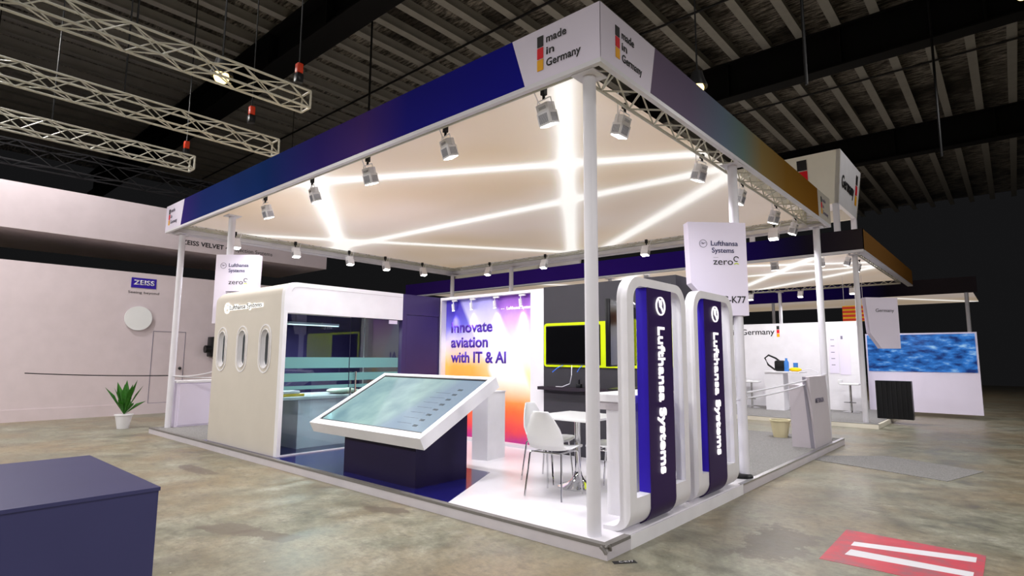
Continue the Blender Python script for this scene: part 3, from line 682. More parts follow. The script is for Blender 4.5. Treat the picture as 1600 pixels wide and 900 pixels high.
for dy in (0,):
    h = MB().tube((bx1 + .02, 1.27, .85), (bx1 + .02, 1.27, 1.23), .013, 12).tube((bx1 - .11, 1.27, .85), (bx1 - .11, 1.27, 1.23), .013, 12).tube((bx1 - .11, 1.27, 1.19), (bx1 + .02, 1.27, 1.19), .009, 8).tube((bx1 - .11, 1.27, .9), (bx1 + .02, 1.27, .9), .009, 8)
    part('door_handle', h, 'chrome', gd, 'chrome bar handle', smooth=True)
part('hinge_plate', MB().box(bx1 - .054, bx1 - .032, 1.90, 2.06, 1.985, 2.045), 'lilac_white', gd, 'pale corner hinge')
part('glass_channel', MB().box(bx1 - .056, bx1 - .03, .155, 1.19, HDR - .012, HDR + .0), 'aluminium', bo)
part('inner_cladding', MB().box(bx0 + .092, bx0 + .10, .40, 2.9, HB, 2.40), 'violet_wall', bo, 'dark violet cladding inside the left end')
part('inner_cladding', MB().box(bx0 + .10, bx1 - .09, by1 - .02, by1, HB, 2.40), 'grey_wall', bo, 'dark grey cladding inside the rear')
mb = text('Lufthansa Systems', .083, frame((-6.955, by0, 2.168), *FY), 1.11, extrude=.02, bold=.03); crane(mb, .085, frame((-7.07, by0, 2.205), *FY), .02)
part('lettering', mb, 'glow_letters', bo, 'backlit white lettering and emblem')
mb = text('Lufthansa Systems', .072, frame((-6.952, by0 - .0205, 2.172), *FY), 1.10, extrude=.004, bold=.012)
part('lettering_face', mb, 'text_dark', bo, 'dark grey letter faces')
# inside the booth
part('threshold', MB().box(bx1 - .06, bx1 + .01, .155, 2.14, HB, HB + .012), 'white_metal', bo)
tb = thing('meeting_table', 'white meeting table with a panel leg seen through the booth glass', 'table', (-6.0, 1.1, HB))
part('tabletop', MB().box(-6.5, -5.62, .28, 2.0, .815, .86, .006), 'white_gloss', tb); part('leg', MB().box(-6.4, -5.66, .62, .67, HB, .815), 'white_laminate', tb); part('leg', MB().box(-6.4, -5.66, 1.82, 1.87, HB, .815), 'white_laminate', tb); part('modesty_panel', MB().box(-5.72, -5.69, .67, 1.82, HB, .815), 'white_laminate', tb)
pl = thing('linear_lamp', 'white linear pendant lamp hanging inside the glass booth', 'pendant lamp', (-6.5, 1.0, 2.0))
part('housing', MB().box(-6.33, -6.27, .72, 1.62, 1.965, 2.0, .004), 'white_metal', pl); part('diffuser', MB().box(-6.327, -6.273, .725, 1.615, 1.952, 1.965), 'glow_linear', pl, 'lit strip')
for y in (.85, 1.5): part('suspension', MB().tube((-6.3, y, 2.0), (-6.3, y, 2.42), .004, 6), 'black_metal', pl)
ld = bpy.data.lights.new('lamp_light', 'AREA'); ld.shape = 'RECTANGLE'; ld.size = .06; ld.size_y = .9; ld.energy = 30; ld.color = (.9, 1, 1); lo = bpy.data.objects.new('lamp_light', ld); COL.objects.link(lo); lo.parent = pl; lo.location = (.2, .17, -.06)
bxo = thing('storage_box', 'yellow box with a white lid on the table inside the booth', 'box', (-5.9, .55, .86)); part('body', MB().box(-6.05, -5.75, .36, .76, .86, .895, .006), 'yellow_card', bxo); part('lid', MB().box(-6.03, -5.77, .37, .70, .895, .94, .012), 'white_laminate', bxo, 'white lid')
solo('plastic_bag', MB().sphere((-5.92, 1.50, .909), .2, (.9, 1.3, .24)).sphere((-5.95, 1.72, .893), .14, (1, 1.2, .22)), 'bag_white', 'crumpled pale bag lying on the table inside the booth', 'bag', (-5.92, 1.6, .86), smooth=True)

# ---------------------------------------------------------------- poster wall
pw = thing('poster_wall', 'white framed wall with the sunset poster Innovate aviation with IT and AI', 'poster wall', (-4.1, 3.0, HB))
part('frame', MB().box(-5.215, -5.175, 2.955, 3.12, HB, 2.487).box(-3.16, -2.905, 2.955, 3.12, HB, 2.487).box(-5.175, -3.16, 2.955, 3.12, 2.44, 2.487).box(-5.175, -3.16, 2.955, 3.12, HB, .15), 'white_laminate', pw)
part('back_panel', MB().box(-5.215, -2.905, 3.12, 3.16, HB, 2.487), 'white_laminate', pw)
part('poster', MB().box(-5.17, -3.165, 3.06, 3.07, .15, 2.435), 'poster_print', pw, 'poster with violet sky, white beam and orange cloud')
mb = MB()
for i, (s_, w_) in enumerate((('Innovate', .985), ('aviation', .885), ('with IT & AI', 1.285))): text(s_, .185, frame((-5.03, 3.06, 1.878 - .255 * i), *FY), w_, mb=mb, bold=.028)
part('headline', mb, 'text_violet', pw, 'violet headline lettering')
mb = text('Lufthansa Systems', .05, frame((-3.735, 3.06, 2.215), *FY), .55, bold=.01); text('--', .04, frame((-3.86, 3.06, 2.22), *FY), .07, mb=mb)
part('lettering', mb, 'glow_white', pw, 'small white lettering')
sp0 = None
for i, x in enumerate((-4.90, -4.46, -3.92, -3.37)):
    lb = 'small white track spotlight over the poster, ' + ordn[i] + ' from the left'
    if sp0 is None:
        sp0 = thing('track_spotlight', lb, 'spotlight', (x, 2.99, 2.44), 0, 'poster spotlights')
        part('adapter', MB().box(-.045, .075, -.015, .015, -.035, 0, .003), 'white_gloss', sp0, local=True)
        part('arm', MB().tube((-.02, 0, -.03), (-.02, 0, -.09), .008, 8), 'white_gloss', sp0, local=True)
        part('head', MB().tube((-.02, -.01, -.075), (-.02, .005, -.19), .026, 20), 'white_gloss', sp0, local=True, smooth=True)
        part('lens', MB().tube((-.02, .005, -.19), (-.02, .006, -.194), .021, 16), 'glow_lens', sp0, local=True)
        ld = bpy.data.lights.new('lamp_light', 'SPOT'); ld.energy = TRACK_W; ld.spot_size = math.radians(70); ld.spot_blend = .8; ld.shadow_soft_size = .03; ld.color = (1, .96, 1)
        lo = bpy.data.objects.new('lamp_light', ld); COL.objects.link(lo); lo.parent = sp0; lo.location = (-.02, .008, -.21); lo.rotation_euler = (math.radians(2), 0, 0)
    else:
        o = copy_tree(sp0, None, lb); o.location.x = x

# ---------------------------------------------------------------- dark display wall
dw = thing('display_wall', 'dark grey display wall behind the lime framed screens', 'display wall', (-1.8, 3.1, HB))
part('panel', MB().box(-2.90, -.80, 2.952, 3.5, HB, 2.50), 'grey_wall', dw)
part('shelf_ledge', MB().box(-2.90, -.80, 2.80, 2.95, 1.0, 1.045), 'dark_shelf', dw, 'dark ledge shelf')
tf = thing('screen_surround', 'bright lime green surround panel holding the wall screens', 'screen surround', (-1.87, 2.93, 1.64))
part('panel', MB().ring(rrect(-2.875, -.85, 1.325, 1.955, .05), rrect(-2.835, -1.90, 1.357, 1.915, .012), 2.925, 2.952, 'y'), 'lime', tf)
mb = text('Reliable airline IT', .035, frame((-1.72, 2.925, 1.72), *FY), .5); text('for every flight', .035, frame((-1.72, 2.925, 1.64), *FY), .5, mb=mb)
bpy.data.meshes.remove(mb.mesh('unused', M['lime']))
tv = thing('wall_screen', 'black television mounted in the lime surround above the shelf', 'television', (-2.37, 2.92, 1.35))
part('bezel', MB().ring(rrect(-2.832, -1.90, 1.358, 1.912, .01), rrect(-2.822, -1.91, 1.375, 1.902, .008), 2.915, 2.95, 'y'), 'black_plastic', tv)
part('display', MB().box(-2.823, -1.909, 2.92, 2.94, 1.374, 1.903), 'screen_off', tv, 'switched off glossy screen')
zs = thing('wall_logo', 'white zero logo high on the dark display wall, mirrored in the booth glass', 'logo', (-1.5, 2.95, 2.0)); zero_g(zs, frame((-1.83, 2.95, 2.04), *FY), .09, False, 'glow_white')
solo('hanging_cable', MB().path([(-2.36, 2.90, 1.35), (-2.33, 2.85, 1.22), (-2.35, 2.84, 1.1), (-2.5, 2.86, 1.05), (-2.62, 2.87, 1.049)], .006, 6), 'white_metal', 'thin pale cable looping from the wall television to the shelf', 'cable', (-2.4, 2.87, 1.1), smooth=True)
solo('hanging_cable', MB().path([(-2.52, 2.91, 1.352), (-2.60, 2.88, 1.31), (-2.68, 2.87, 1.25)], .006, 6), 'cable_blue', 'short blue cable hanging at the lower left of the television', 'cable', (-2.6, 2.88, 1.3), smooth=True)
solo('hanging_cable', MB().path([(-2.19, 2.91, 1.352), (-2.22, 2.88, 1.31), (-2.25, 2.87, 1.26)], .006, 6), 'cable_blue', 'short blue cable hanging below the middle of the television', 'cable', (-2.2, 2.88, 1.3), smooth=True)
solo('power_adapter', MB().box(-2.25, -2.17, 2.83, 2.88, 1.046, 1.10, .008).tube((-2.21, 2.855, 1.10), (-2.21, 2.855, 1.16), .014, 10), 'black_plastic', 'small black adapter standing on the dark shelf under the television', 'adapter', (-2.21, 2.85, 1.046), smooth=True)

# white plinth in front of the poster
pp = thing('display_plinth', 'plain white square plinth behind the touch kiosk before the poster', 'plinth', (-3.1, 2.0, HB))
part('body', MB().prism([(-3.205, 1.79), (-2.99, 1.865), (-3.02, 2.24), (-3.30, 2.2)], HB, .985, 'z'), 'white_laminate', pp); part('top_plate', MB().prism([(-3.212, 1.783), (-2.982, 1.86), (-3.012, 2.247), (-3.308, 2.207)], .985, 1.0, 'z'), 'white_laminate', pp)

# ---------------------------------------------------------------- touch kiosk
kx0, kx1, ky, kz, ks, kt, kth = -4.3025, -2.1802, .0433, .6466, 1.247, .4868, .1334
kk = thing('touch_kiosk', 'large tilted touch screen kiosk with white frame on a dark navy base', 'kiosk', (-3.2, .6, HB))
ba = MB(); zt = lambda y: kz + (y - ky) * math.tan(kt) - kth / math.cos(kt) + .002
bx_l, bx_r, by_f, by_b = -3.75, -2.425, .20, .935
vs = [ba.bm.verts.new(p_) for p_ in ((bx_l, by_f, HB), (bx_r, by_f, HB), (bx_r, by_b, HB), (bx_l, by_b, HB), (bx_l, by_f, zt(by_f)), (bx_r, by_f, zt(by_f)), (bx_r, by_b, zt(by_b)), (bx_l, by_b, zt(by_b)))]
for f_ in ((0, 3, 2, 1), (4, 5, 6, 7), (0, 1, 5, 4), (1, 2, 6, 5), (2, 3, 7, 6), (3, 0, 4, 7)): ba.bm.faces.new([vs[i] for i in f_])
part('base', ba, 'navy_black', kk)
K = Matrix.Translation((kx0, ky, kz)) @ Matrix.Rotation(kt, 4, 'X')
W = kx1 - kx0; fr = .085
hsg = MB().ring([(0, 0), (W, 0), (W, ks), (0, ks)], [(.075, .09), (W - .075, .09), (W - .075, ks - .055), (.075, ks - .055)], -.03, 0, 'z').box(0, W, 0, ks, -kth, -.03)
part('frame', hsg.xf(K), 'white_laminate', kk)
part('bezel', MB().ring([(.075, .09), (W - .075, .09), (W - .075, ks - .055), (.075, ks - .055)], [(.098, .118), (W - .098, .118), (W - .098, ks - .075), (.098, ks - .075)], -.029, -.012, 'z').xf(K), 'black_plastic', kk, 'black screen bezel')
part('display', MB().box(.098, W - .098, .118, ks - .075, -.029, -.016).xf(K), 'touch_screen', kk, 'pale lit touch screen')
ic = MB()
for i in range(8): polys(ic, [(0, 0), (.075, 0), (.075, .035), (0, .035)], K @ Matrix.Translation((W - .36, .20 + i * .105, -.0165)), .001)
for i in range(7): polys(ic, [(0, 0), (.25, 0), (.25, .004), (0, .004)], K @ Matrix.Translation((W - .66, .24 + i * .105, -.0165)), .001)
part('screen_icons', ic, mat('screen_icon', srgb(40, 56, 66), .3, 0, .25, srgb(60, 84, 96)), kk, 'column of small dark screen icons')

# ---------------------------------------------------------------- table and shell chairs
ct = thing('cafe_table', 'small white square table on a chrome trumpet column', 'table', (-1.245, 1.43, HB))
part('tabletop', MB().box(-1.605, -.885, 1.07, 1.79, .82, .848, .006), 'white_gloss', ct)
part('column', MB().tube((-1.245, 1.43, HB + .05), (-1.245, 1.43, .82), .034, 24).box(-1.37, -1.12, 1.41, 1.45, .806, .82), 'chrome', ct, 'chrome column', smooth=True)
part('foot', MB().lathe([(.215, 0), (.215, .012), (.19, .022), (.12, .04), (.07, .075), (.045, .12), (.036, .16)], (-1.245, 1.43, HB), 40), 'chrome', ct, 'chrome trumpet foot', smooth=True)
def shell_pt(u, v):
    """v 0 front edge of the seat .. 1 top of the back; u 0..1 across; local: chair faces +Y"""
    prof = [(.235, .425, .19), (.22, .452, .205), (.10, .448, .225), (-.05, .436, .225), (-.15, .445, .215), (-.205, .50, .205), (-.232, .58, .215), (-.252, .67, .19), (-.278, .76, .14), (-.298, .835, .09)]
    f = v * (len(prof) - 1); i = min(int(f), len(prof) - 2); w = f - i
    y, z, hw = [prof[i][k] * (1 - w) + prof[i + 1][k] * w for k in range(3)]
    s_ = (u - .5) * 2; bulge = .045 * s_ * s_
    if v < .45: z += bulge * .55
    else: y += bulge
    return Vector((s_ * hw, y, z))
def make_chair():
    g = thing('shell_chair', 'x', 'chair', (0, 0, HB), 0, 'white shell chairs')
    sh = MB().grid(shell_pt, 14, 36); me = sh.mesh('shell', M['white_gloss'], None, True)
    o = bpy.data.objects.new('shell', me); COL.objects.link(o); o.parent = g
    md = o.modifiers.new('thickness', 'SOLIDIFY'); md.thickness = .012; md.offset = -1
    md2 = o.modifiers.new('round', 'SUBSURF'); md2.levels = 1; md2.render_levels = 1
    for sx in (-1, 1):
        part('leg', MB().path([(sx * .15, .14, .425), (sx * .17, .155, .425), (sx * .18, .165, .41), (sx * .205, .205, .0)], .0095, 8), 'chrome', g, 'front chrome leg', local=True, smooth=True)
        part('leg', MB().path([(sx * .15, -.14, .425), (sx * .17, -.155, .425), (sx * .18, -.165, .41), (sx * .21, -.215, .0)], .0095, 8), 'chrome', g, 'rear chrome leg', local=True, smooth=True)
    part('seat_frame', MB().path([(-.15, .14, .425), (-.15, -.14, .425), (.15, -.14, .425), (.15, .14, .425), (-.15, .14, .425)], .0085, 8), 'chrome', g, 'chrome seat frame', local=True, smooth=True)
    return g
ch0 = make_chair()
for i, (x, y, rz, lb) in enumerate(((-1.215, .975, math.radians(6), 'white shell chair with its back to us, in front of the square table'), (-1.70, 1.50, math.radians(-86), 'white shell chair on the left of the square table, half hidden by the near chair'), (-.84, 1.50, math.radians(100), 'white shell chair on the right of the square table behind the corner pillar'))):
    o = ch0 if i == 0 else copy_tree(ch0)
    o.location = (x, y, HB); o.rotation_euler = (0, 0, rz); o['label'] = lb

# ---------------------------------------------------------------- bar counter and screen behind the arches
bc = thing('bar_counter', 'white bar counter behind the first purple arch', 'counter', (-.4, 1.1, HB))
part('countertop', MB().box(-.62, -.16, .70, 1.62, 1.07, 1.14, .006), 'white_laminate', bc); part('recess', MB().box(-.60, -.17, .73, 1.60, 1.0, 1.07), 'riser_white', bc); part('body', MB().box(-.455, -.265, .74, 1.58, HB, 1.0), 'white_laminate', bc)
ts = thing('counter_screen', 'black television on a short stand over the bar counter, turned to the aisle', 'television', (-.72, 1.53, 1.14), math.radians(106.2))
part('panel', MB().box(-.55, .55, -.0, .045, .235, .89, .006), 'black_plastic', ts, local=True, smooth=True)
part('display', MB().box(-.54, .54, -.004, .001, .25, .88), 'screen_off', ts, 'switched off screen', local=True)
part('rear_housing', MB().box(-.38, .38, .045, .08, .30, .70, .01), 'black_plastic', ts, local=True)
part('neck', MB().box(-.03, .03, .02, .05, .012, .24), 'black_metal', ts, local=True); part('foot', MB().box(-.28, .28, -.09, .11, 0, .012, .004), 'black_metal', ts, local=True)

# ---------------------------------------------------------------- purple arches
def make_arch(y0, y1, fl, fr_, fy0, fy1, lb):
    """y0..y1 outer, fy0..fy1 purple fin; face at x=0, body depth DX"""
    DX = .095; zt_ = 2.135; g = thing('logo_arch', lb, 'arch', (-.1, (y0 + y1) / 2, HB), 0, 'purple logo arches')
    zo = .36                                        # top of the low block
    outer = rrect(y0, y1, .30, zt_, .20, 10, (0, 0, 1, 1)); inner = rrect(y0 + fl, y1 - fr_, zo, zt_ - .075, .13, 10, (0, 0, 1, 1))
    mb = MB().ring(outer, inner, -DX, 0.0, 'x')
    # curved foot: J profile in x,z, over the full width
    r = .16; rin = .08; foot = [(0, .30)] + [(-r + r * math.cos(math.radians(a)), HB + r - r * math.sin(math.radians(a))) for a in range(0, 91, 10)] + [(-.25, HB), (-.25, HB + .03)] + [(-DX - rin + rin * math.cos(math.radians(a)), HB + .035 + rin - rin * math.sin(math.radians(a))) for a in range(90, -1, -10)] + [(-DX, .30)]
    mb.prism(foot, y0, y1, 'y')
    part('frame', mb, 'white_laminate', g, smooth=True)
    # fin: front sheet continuing down over the block and round under
    fp = [(.012, zt_ - .076), (.012, HB + r)] + [(-r + (r + .012) * math.cos(math.radians(a)), HB + r - (r + .012) * math.sin(math.radians(a))) for a in range(10, 76, 10)]
    back = [(x - .010 if i < 2 else x - .006, z + (.0 if i < 2 else .008)) for i, (x, z) in enumerate(fp)]
    part('fin_front', MB().prism(fp + back[::-1], fy0, fy1, 'y'), 'fin_front', g, 'dark purple front sheet', smooth=True)
    part('fin_core', MB().box(-.10, .0015, fy0, fy1 - .002, zo + .002, zt_ - .078), 'fin_side', g, 'royal blue side of the fin')
    return g
def arch_text(g, yc, z_top, z_bot, zlogo):
    mtx = frame((.012, yc - .055, z_top), (0, 0, -1), (0, 1, 0))
    part('lettering', text('Lufthansa Systems', .115, mtx, z_top - z_bot, extrude=.012, bold=.02), 'glow_white', g, 'glowing white vertical lettering')
    part('emblem', crane(MB(), .082, frame((.012, yc, zlogo), (0, .35, -.94), (0, .94, .35)), .012), 'glow_white', g, 'glowing white bird emblem in a ring')
a1 = make_arch(.345, 1.44, .105, .095, .672, 1.118, 'first white arch with purple fin, nearest the corner pillar'); arch_text(a1, .895, 1.73, .49, 1.912)
a2 = make_arch(1.625, 2.655, .085, .10, 1.86, 2.30, 'second white arch with purple fin, beside the C-K77 pillar'); arch_text(a2, 2.11, 1.725, .50, 1.915)
part('riser_panel', MB().box(-.002, .004, .335, 2.75, 0, HB - .001), 'white_laminate', pf, 'white riser facing under the arches')

# ---------------------------------------------------------------- right rear: pedestal, bucket, left cabinet
pd = thing('grey_pedestal', 'tall grey pedestal with a slanted band at the right rear of the platform', 'pedestal', (-.22, 6.5, HB))
hp = 1.185
part('body', MB().prism([(-.39, HB), (-.06, HB), (-.10, hp), (-.20, hp), (-.20, hp - .13), (-.40, hp - .13)], 6.03, 7.05, 'y'), 'pedestal_grey', pd)
part('slanted_band', MB().prism([(-.125, HB), (-.072, HB), (-.15, hp), (-.198, hp)], 6.024, 6.03, 'y'), 'pedestal_band', pd, 'darker slanted band')
part('lettering', text('METRALIA', .075, frame((-.078, 6.25, .775), (0, 1, 0), Vector((-.04, 0, 1.08)).normalized()), .5, bold=.01), 'text_grey', pd)
bk = thing('waste_bucket', 'cream plastic bucket on the grey carpet beside the tall pedestal', 'bucket', (-.86, 7.05, HB))
part('bucket_body', MB().lathe([(.115, 0), (.16, .28), (.168, .28), (.168, .292), (.152, .292), (.108, .012)], (-.86, 7.05, HB), 28), 'bucket_cream', bk, smooth=True); part('rim', MB().lathe([(.165, .27), (.174, .275), (.174, .297), (.150, .297), (.150, .27)], (-.86, 7.05, HB), 28), 'bucket_cream', bk, smooth=True)
cb = thing('low_cabinet', 'low white cabinet beside the left end pillar of the platform', 'cabinet', (-9.85, 1.0, HB))
part('body', MB().box(-9.97, -9.685, .32, 1.75, HB, .93), 'lilac_white', cb); part('worktop', MB().box(-9.985, -9.665, .31, 1.77, .93, .975, .005), 'white_laminate', cb)
for i, (y0_, y1_) in enumerate(((.37, .99), (1.0, 1.68))):
    dr = part('door', MB().box(-9.685, -9.672, y0_, y1_, HB + .03, .91), 'lilac_white', cb); part('lock', MB().tube((-9.672, y0_ + .06 if i else y1_ - .05, .84), (-9.666, y0_ + .06 if i else y1_ - .05, .84), .012, 10), 'black_metal', dr)

# barrier tape strung between the pillars
def sag(a, b, s_, n=12): return [Vector(a).lerp(Vector(b), k / n) - Vector((0, 0, s_ * 4 * (k / n) * (1 - k / n))) for k in range(n + 1)]
def rope(pts, label): return solo('barrier_tape', MB().path(pts, .011, 6), 'white_metal', label, 'barrier tape', tuple(pts[len(pts) // 2]), 'white barrier tapes', smooth=True)
rope(sag((-.124, 3.235, .99), (-.2, 7.39, 1.16), .05), 'upper white tape strung from the C-K77 pillar to the rear pillar')
rope(sag((-.09, 3.232, 1.06), (-.17, 7.39, 1.2), .02), 'white tape just above the other, from the C-K77 pillar over the pedestal')
rope(sag((-.124, 3.11, .985), (-.9, 3.60, 1.0), .04), 'white tape running left from the C-K77 pillar to the dark display wall')
rope(sag((-9.69, .235, 1.07), (-7.6, .30, 1.24), .05), 'white tape strung from the left end pillar to the window booth')
rope(sag((-9.70, .26, 1.06), (-7.6, .42, 1.10), .02), 'lower white tape strung from the left end pillar to the booth')
solo('barrier_tape', MB().path(sag((-9.80, .22, 1.07), (-12.6, -1.5, 1.08), .02), .011, 6), 'cable_black', 'dark tape running left from the left end pillar', 'barrier tape', (-11, -.6, 1.07), smooth=True)

# floor marks on the aisle
fs = thing('floor_sticker', 'worn red floor sticker with white stripes at lower right', 'floor sticker', (1.6, 1.6, 0))
part('sheet', MB().prism([(1.13, 1.10), (2.05, 1.12), (2.05, 2.02), (1.12, 2.06)], .0, .002, 'z'), 'floor_sticker', fs)
part('white_stripe', MB().prism([(1.25, 1.33), (2.0, 1.40), (2.0, 1.52), (1.26, 1.49)], .002, .003, 'z').prism([(1.24, 1.60), (2.0, 1.78), (2.0, 1.92), (1.24, 1.72)], .002, .003, 'z'), 'white_laminate', fs, 'white stripes')
solo('carpet_remnant', MB().prism([(.02, 5.62), (.9, 5.35), (1.6, 5.1), (1.9, 6.2), (.75, 6.75), (.03, 6.12)], 0, .006, 'z'), 'grey_carpet', 'flat grey carpet piece on the aisle by the platform edge', 'carpet', (.8, 5.9, 0))
solo('tape_patch', text('C-K77', .03, frame((.085, .03, .0018), Vector((.62, .78, 0)).normalized(), Vector((-.78, .62, 0)).normalized()), .11, extrude=.0012), 'white_laminate', 'tiny white stand number lettered on the floor at the platform corner', 'floor lettering', (.1, .05, 0))
solo('floor_label', MB().prism([(.07, -.02), (.18, .115), (.135, .15), (.03, .015)], 0, .002, 'z'), 'black_plastic', 'small dark label stuck on the floor at the platform corner', 'floor label', (.12, .06, 0))
fgp = thing('foreground_plinth', 'slate blue plinth cut off at the lower left of the view', 'plinth', (-1.0, -3.4, 0))
part('body', MB().box(-1.6, -.46, -3.9, -2.81, 0, .885), 'plinth_slate', fgp); part('top_panel', MB().box(-1.605, -.455, -3.905, -2.805, .885, .9), 'plinth_slate', fgp)

# ---------------------------------------------------------------- left neighbour stand
nw = thing('neighbour_wall', 'pale mauve wall of the left neighbour stand with a flush door', 'stand wall', (-14.1, 2, 0))
part('panel', MB().box(-14.2, -14.0, -5, 6.2, 0, 3.5), 'neighbour_wall', nw); part('base_board', MB().box(-14.0, -13.985, -5, 6.2, 0, .26), 'neighbour_wall', nw)
dn = part('flush_door', MB().ring([(1.12, .26), (1.88, .26), (1.88, 2.06), (1.12, 2.06)], [(1.132, .27), (1.868, .27), (1.868, 2.048), (1.132, 2.048)], -14.002, -13.994, 'x'), 'text_grey', nw, 'thin outline of a flush door'); part('door_knob', MB().sphere((-13.95, 1.78, 1.12), .04).tube((-14, 1.78, 1.12), (-13.96, 1.78, 1.12), .02, 10), 'black_metal', dn, smooth=True)
part('logo_plate', MB().box(-14.0, -13.99, .55, 1.10, 3.12, 3.37), 'brand_blue', nw, 'blue logo plate'); part('lettering', text('ZEISS', .12, frame((-13.99, .60, 3.2), *FX), .46, bold=.02), 'white_laminate', nw, 'white lettering on the plate')
part('lettering', text('Seeing beyond', .06, frame((-14.0, .50, 2.98), *FX), .68), 'text_dark', nw)
nb = thing('neighbour_banner', 'long pale header box of the left neighbour stand with dark lettering', 'header box', (-15.5, 2, 4.2))
part('box', MB().box(-17.2, -14.0, -6, 5.85, 4.21, 5.25), 'neighbour_wall', nb)
mb = text('ZEISS VELVET 4', .125, frame((-14.0, 1.62, 4.38), *FX), 1.2, bold=.02); text('Projection Systems', .115, frame((-14.0, 2.85, 4.38), *FX), 1.22, mb=mb)
part('lettering', mb, 'text_dark', nb); part('logo_plate', MB().box(-14.0, -13.99, 1.40, 1.75, 4.60, 4.68), 'brand_blue', nb, 'small blue logo plate')
solo('white_disc', MB().lathe([(.30, 0), (.30, .03)], (0, 0, 0), 36).xf(Matrix.Translation((-13.98, .76, 2.36)) @ Matrix.Rotation(math.pi / 2, 4, 'Y')), 'white_gloss', 'white round disc on the left neighbour wall at the left edge', 'disc', (-13.98, .76, 2.36))
pj = thing('wall_projector', 'black projector bracketed on the left neighbour wall beside the booth', 'projector', (-13.9, 2.5, 1.6))
part('body', MB().box(-13.98, -13.7, 2.42, 2.75, 1.42, 1.95, .02), 'black_plastic', pj, smooth=True); part('lens', MB().tube((-13.75, 2.42, 1.62), (-13.75, 2.28, 1.62), .10, 20), 'black_plastic', pj, smooth=True); part('mount', MB().box(-14.0, -13.97, 2.45, 2.7, 1.5, 1.9), 'black_metal', pj)
def plant(loc, label, n=14, h=.7, r=.3):
    g = thing('potted_plant', label, 'plant', loc); x, y, z = loc
    part('pot', MB().lathe([(.10, 0), (.15, .26), (.165, .26), (.165, .28), (.13, .28)], loc, 20), 'white_laminate', g, smooth=True)
    mb = MB()
    for k in range(n):
        a = random.uniform(0, 6.28); t0 = random.uniform(.3, 1.0); c0 = Vector((x + r * t0 * math.cos(a), y + r * t0 * math.sin(a), z + .28 + h * random.uniform(.2, 1)))
        base = Vector((x, y, z + .27)); d_ = (c0 - base); side = d_.cross(Vector((0, 0, 1))).normalized() * .06
        mid = base.lerp(c0, .6) + Vector((0, 0, .05)); mb.poly([base, mid - side, c0, mid + side])
    part('leaves', mb, 'leaf_green', g)
plant((-11.15, -.12, 0), 'green leafy plant at the left edge by the platform end', 16, .8, .42)

# ---------------------------------------------------------------- the stand behind
S2 = 10.6
fa = thing('far_header', 'front header of the stand behind, purple turning black to the right', 'fascia', (-7, S2, Z0))
part('board', MB().box(-16, 0, S2 + .003, S2 + .09, Z0 + .0, Z1 - .02), 'white_laminate', fa); part('print', MB().box(-16, 0, S2, S2 + .003, Z0 + .02, Z1 - .02), 'print_back_stand', fa, 'purple to black print'); part('soffit_edge', MB().box(-16, 0, S2, S2 + .14, Z0 - .03, Z0 + .02), 'white_metal', fa)
part('post', MB().box(-15.0, -14.9, S2 + .01, S2 + .08, HB, Z0 - .03), 'white_metal', fa)
fa = thing('far_header', 'brown right side header of the stand behind at the right edge', 'fascia', (-.05, S2 + 4, Z0)); part('board', MB().box(-.09, -.003, S2 + .1, S2 + 8, Z0 + .02, Z1 - .02), 'white_laminate', fa); part('print', MB().box(-.003, 0, S2, S2 + 8, Z0 + .02, Z1 - .02), 'print_back_right', fa, 'brown print'); part('soffit_edge', MB().box(-.14, 0, S2 + .14, S2 + 8, Z0 - .02, Z0 + .02), 'white_metal', fa)
truss('far_truss', 'box truss under the brown side header of the stand behind', (-.27, S2 + .3, ZF + .06), (-.27, S2 + 7.7, ZF + .06), TS, .3, 'steel_white', 'far canopy trusses', .017)
truss('far_truss', 'box truss along the rear of the canopy behind', (-15.8, S2 + 7.6, ZF + .0), (-.3, S2 + 7.6, ZF + .0), TS, .3, 'steel_white', 'far canopy trusses', .017)
solo('fabric_ceiling', MB().box(-15.7, -.38, S2 + .3, S2 + 7.5, ZF, ZF + .03), 'fabric_far', 'beige fabric ceiling with white beams over the stand behind', 'fabric ceiling', (-7, S2 + 4, ZF))
far_rear = thing('far_header', 'violet rear header strip seen under the far fabric ceiling', 'fascia', (-7, 22, Z0)); part('board', MB().box(-16, 1.5, 21.5, 21.6, Z0 - .05, Z0 + .5), 'print_back_stand', far_rear)
for x in (-12, -5.2, 1.2): part('post', MB().tube((x, 21.55, 0), (x, 21.55, Z0 - .05), .06, 16), 'white_metal', far_rear, smooth=True)
solo('fabric_ceiling', MB().box(-15.7, 1.3, 21.9, 28, ZF - .02, ZF + .01), 'fabric_far', 'furthest beige fabric ceiling beyond the violet header strip', 'fabric ceiling', (-7, 24, ZF))
sb = thing('far_platform', 'low grey platform of the stand behind with white edge', 'platform', (-8, S2 + 4, 0))
part('riser', MB().box(-16, .05, S2, S2 + 7.6, 0, HB - .01), 'cream_box', sb); part('carpet', MB().box(-15.97, .0, S2 + .05, S2 + 7.5, HB - .01, HB), 'grey_carpet', sb, 'grey carpet'); part('edge_trim', MB().box(-16, .055, S2 - .005, S2 + .05, HB - .012, HB + .003), 'aluminium', sb)
pillar(-.22, S2 + .26, 'cream pillar at the right corner of the stand behind', HB, Z0 - .04, group='far pillars')
pillar(-3.9, S2 + 7.4, 'distant white pillar over the Germany wall, left one', 2.5, Z0, group='far pillars')
pillar(-6.6, S2 + .26, 'white pillar of the stand behind hidden by the arches', HB, Z0 - .04, group='far pillars')
gw = thing('partition_wall', 'white partition wall reading Germany in the stand behind', 'partition', (-4, 13.85, HB)); WY = 13.8
part('panel', MB().box(-9, -.75, WY, WY + .15, HB, 2.48), 'white_laminate', gw)
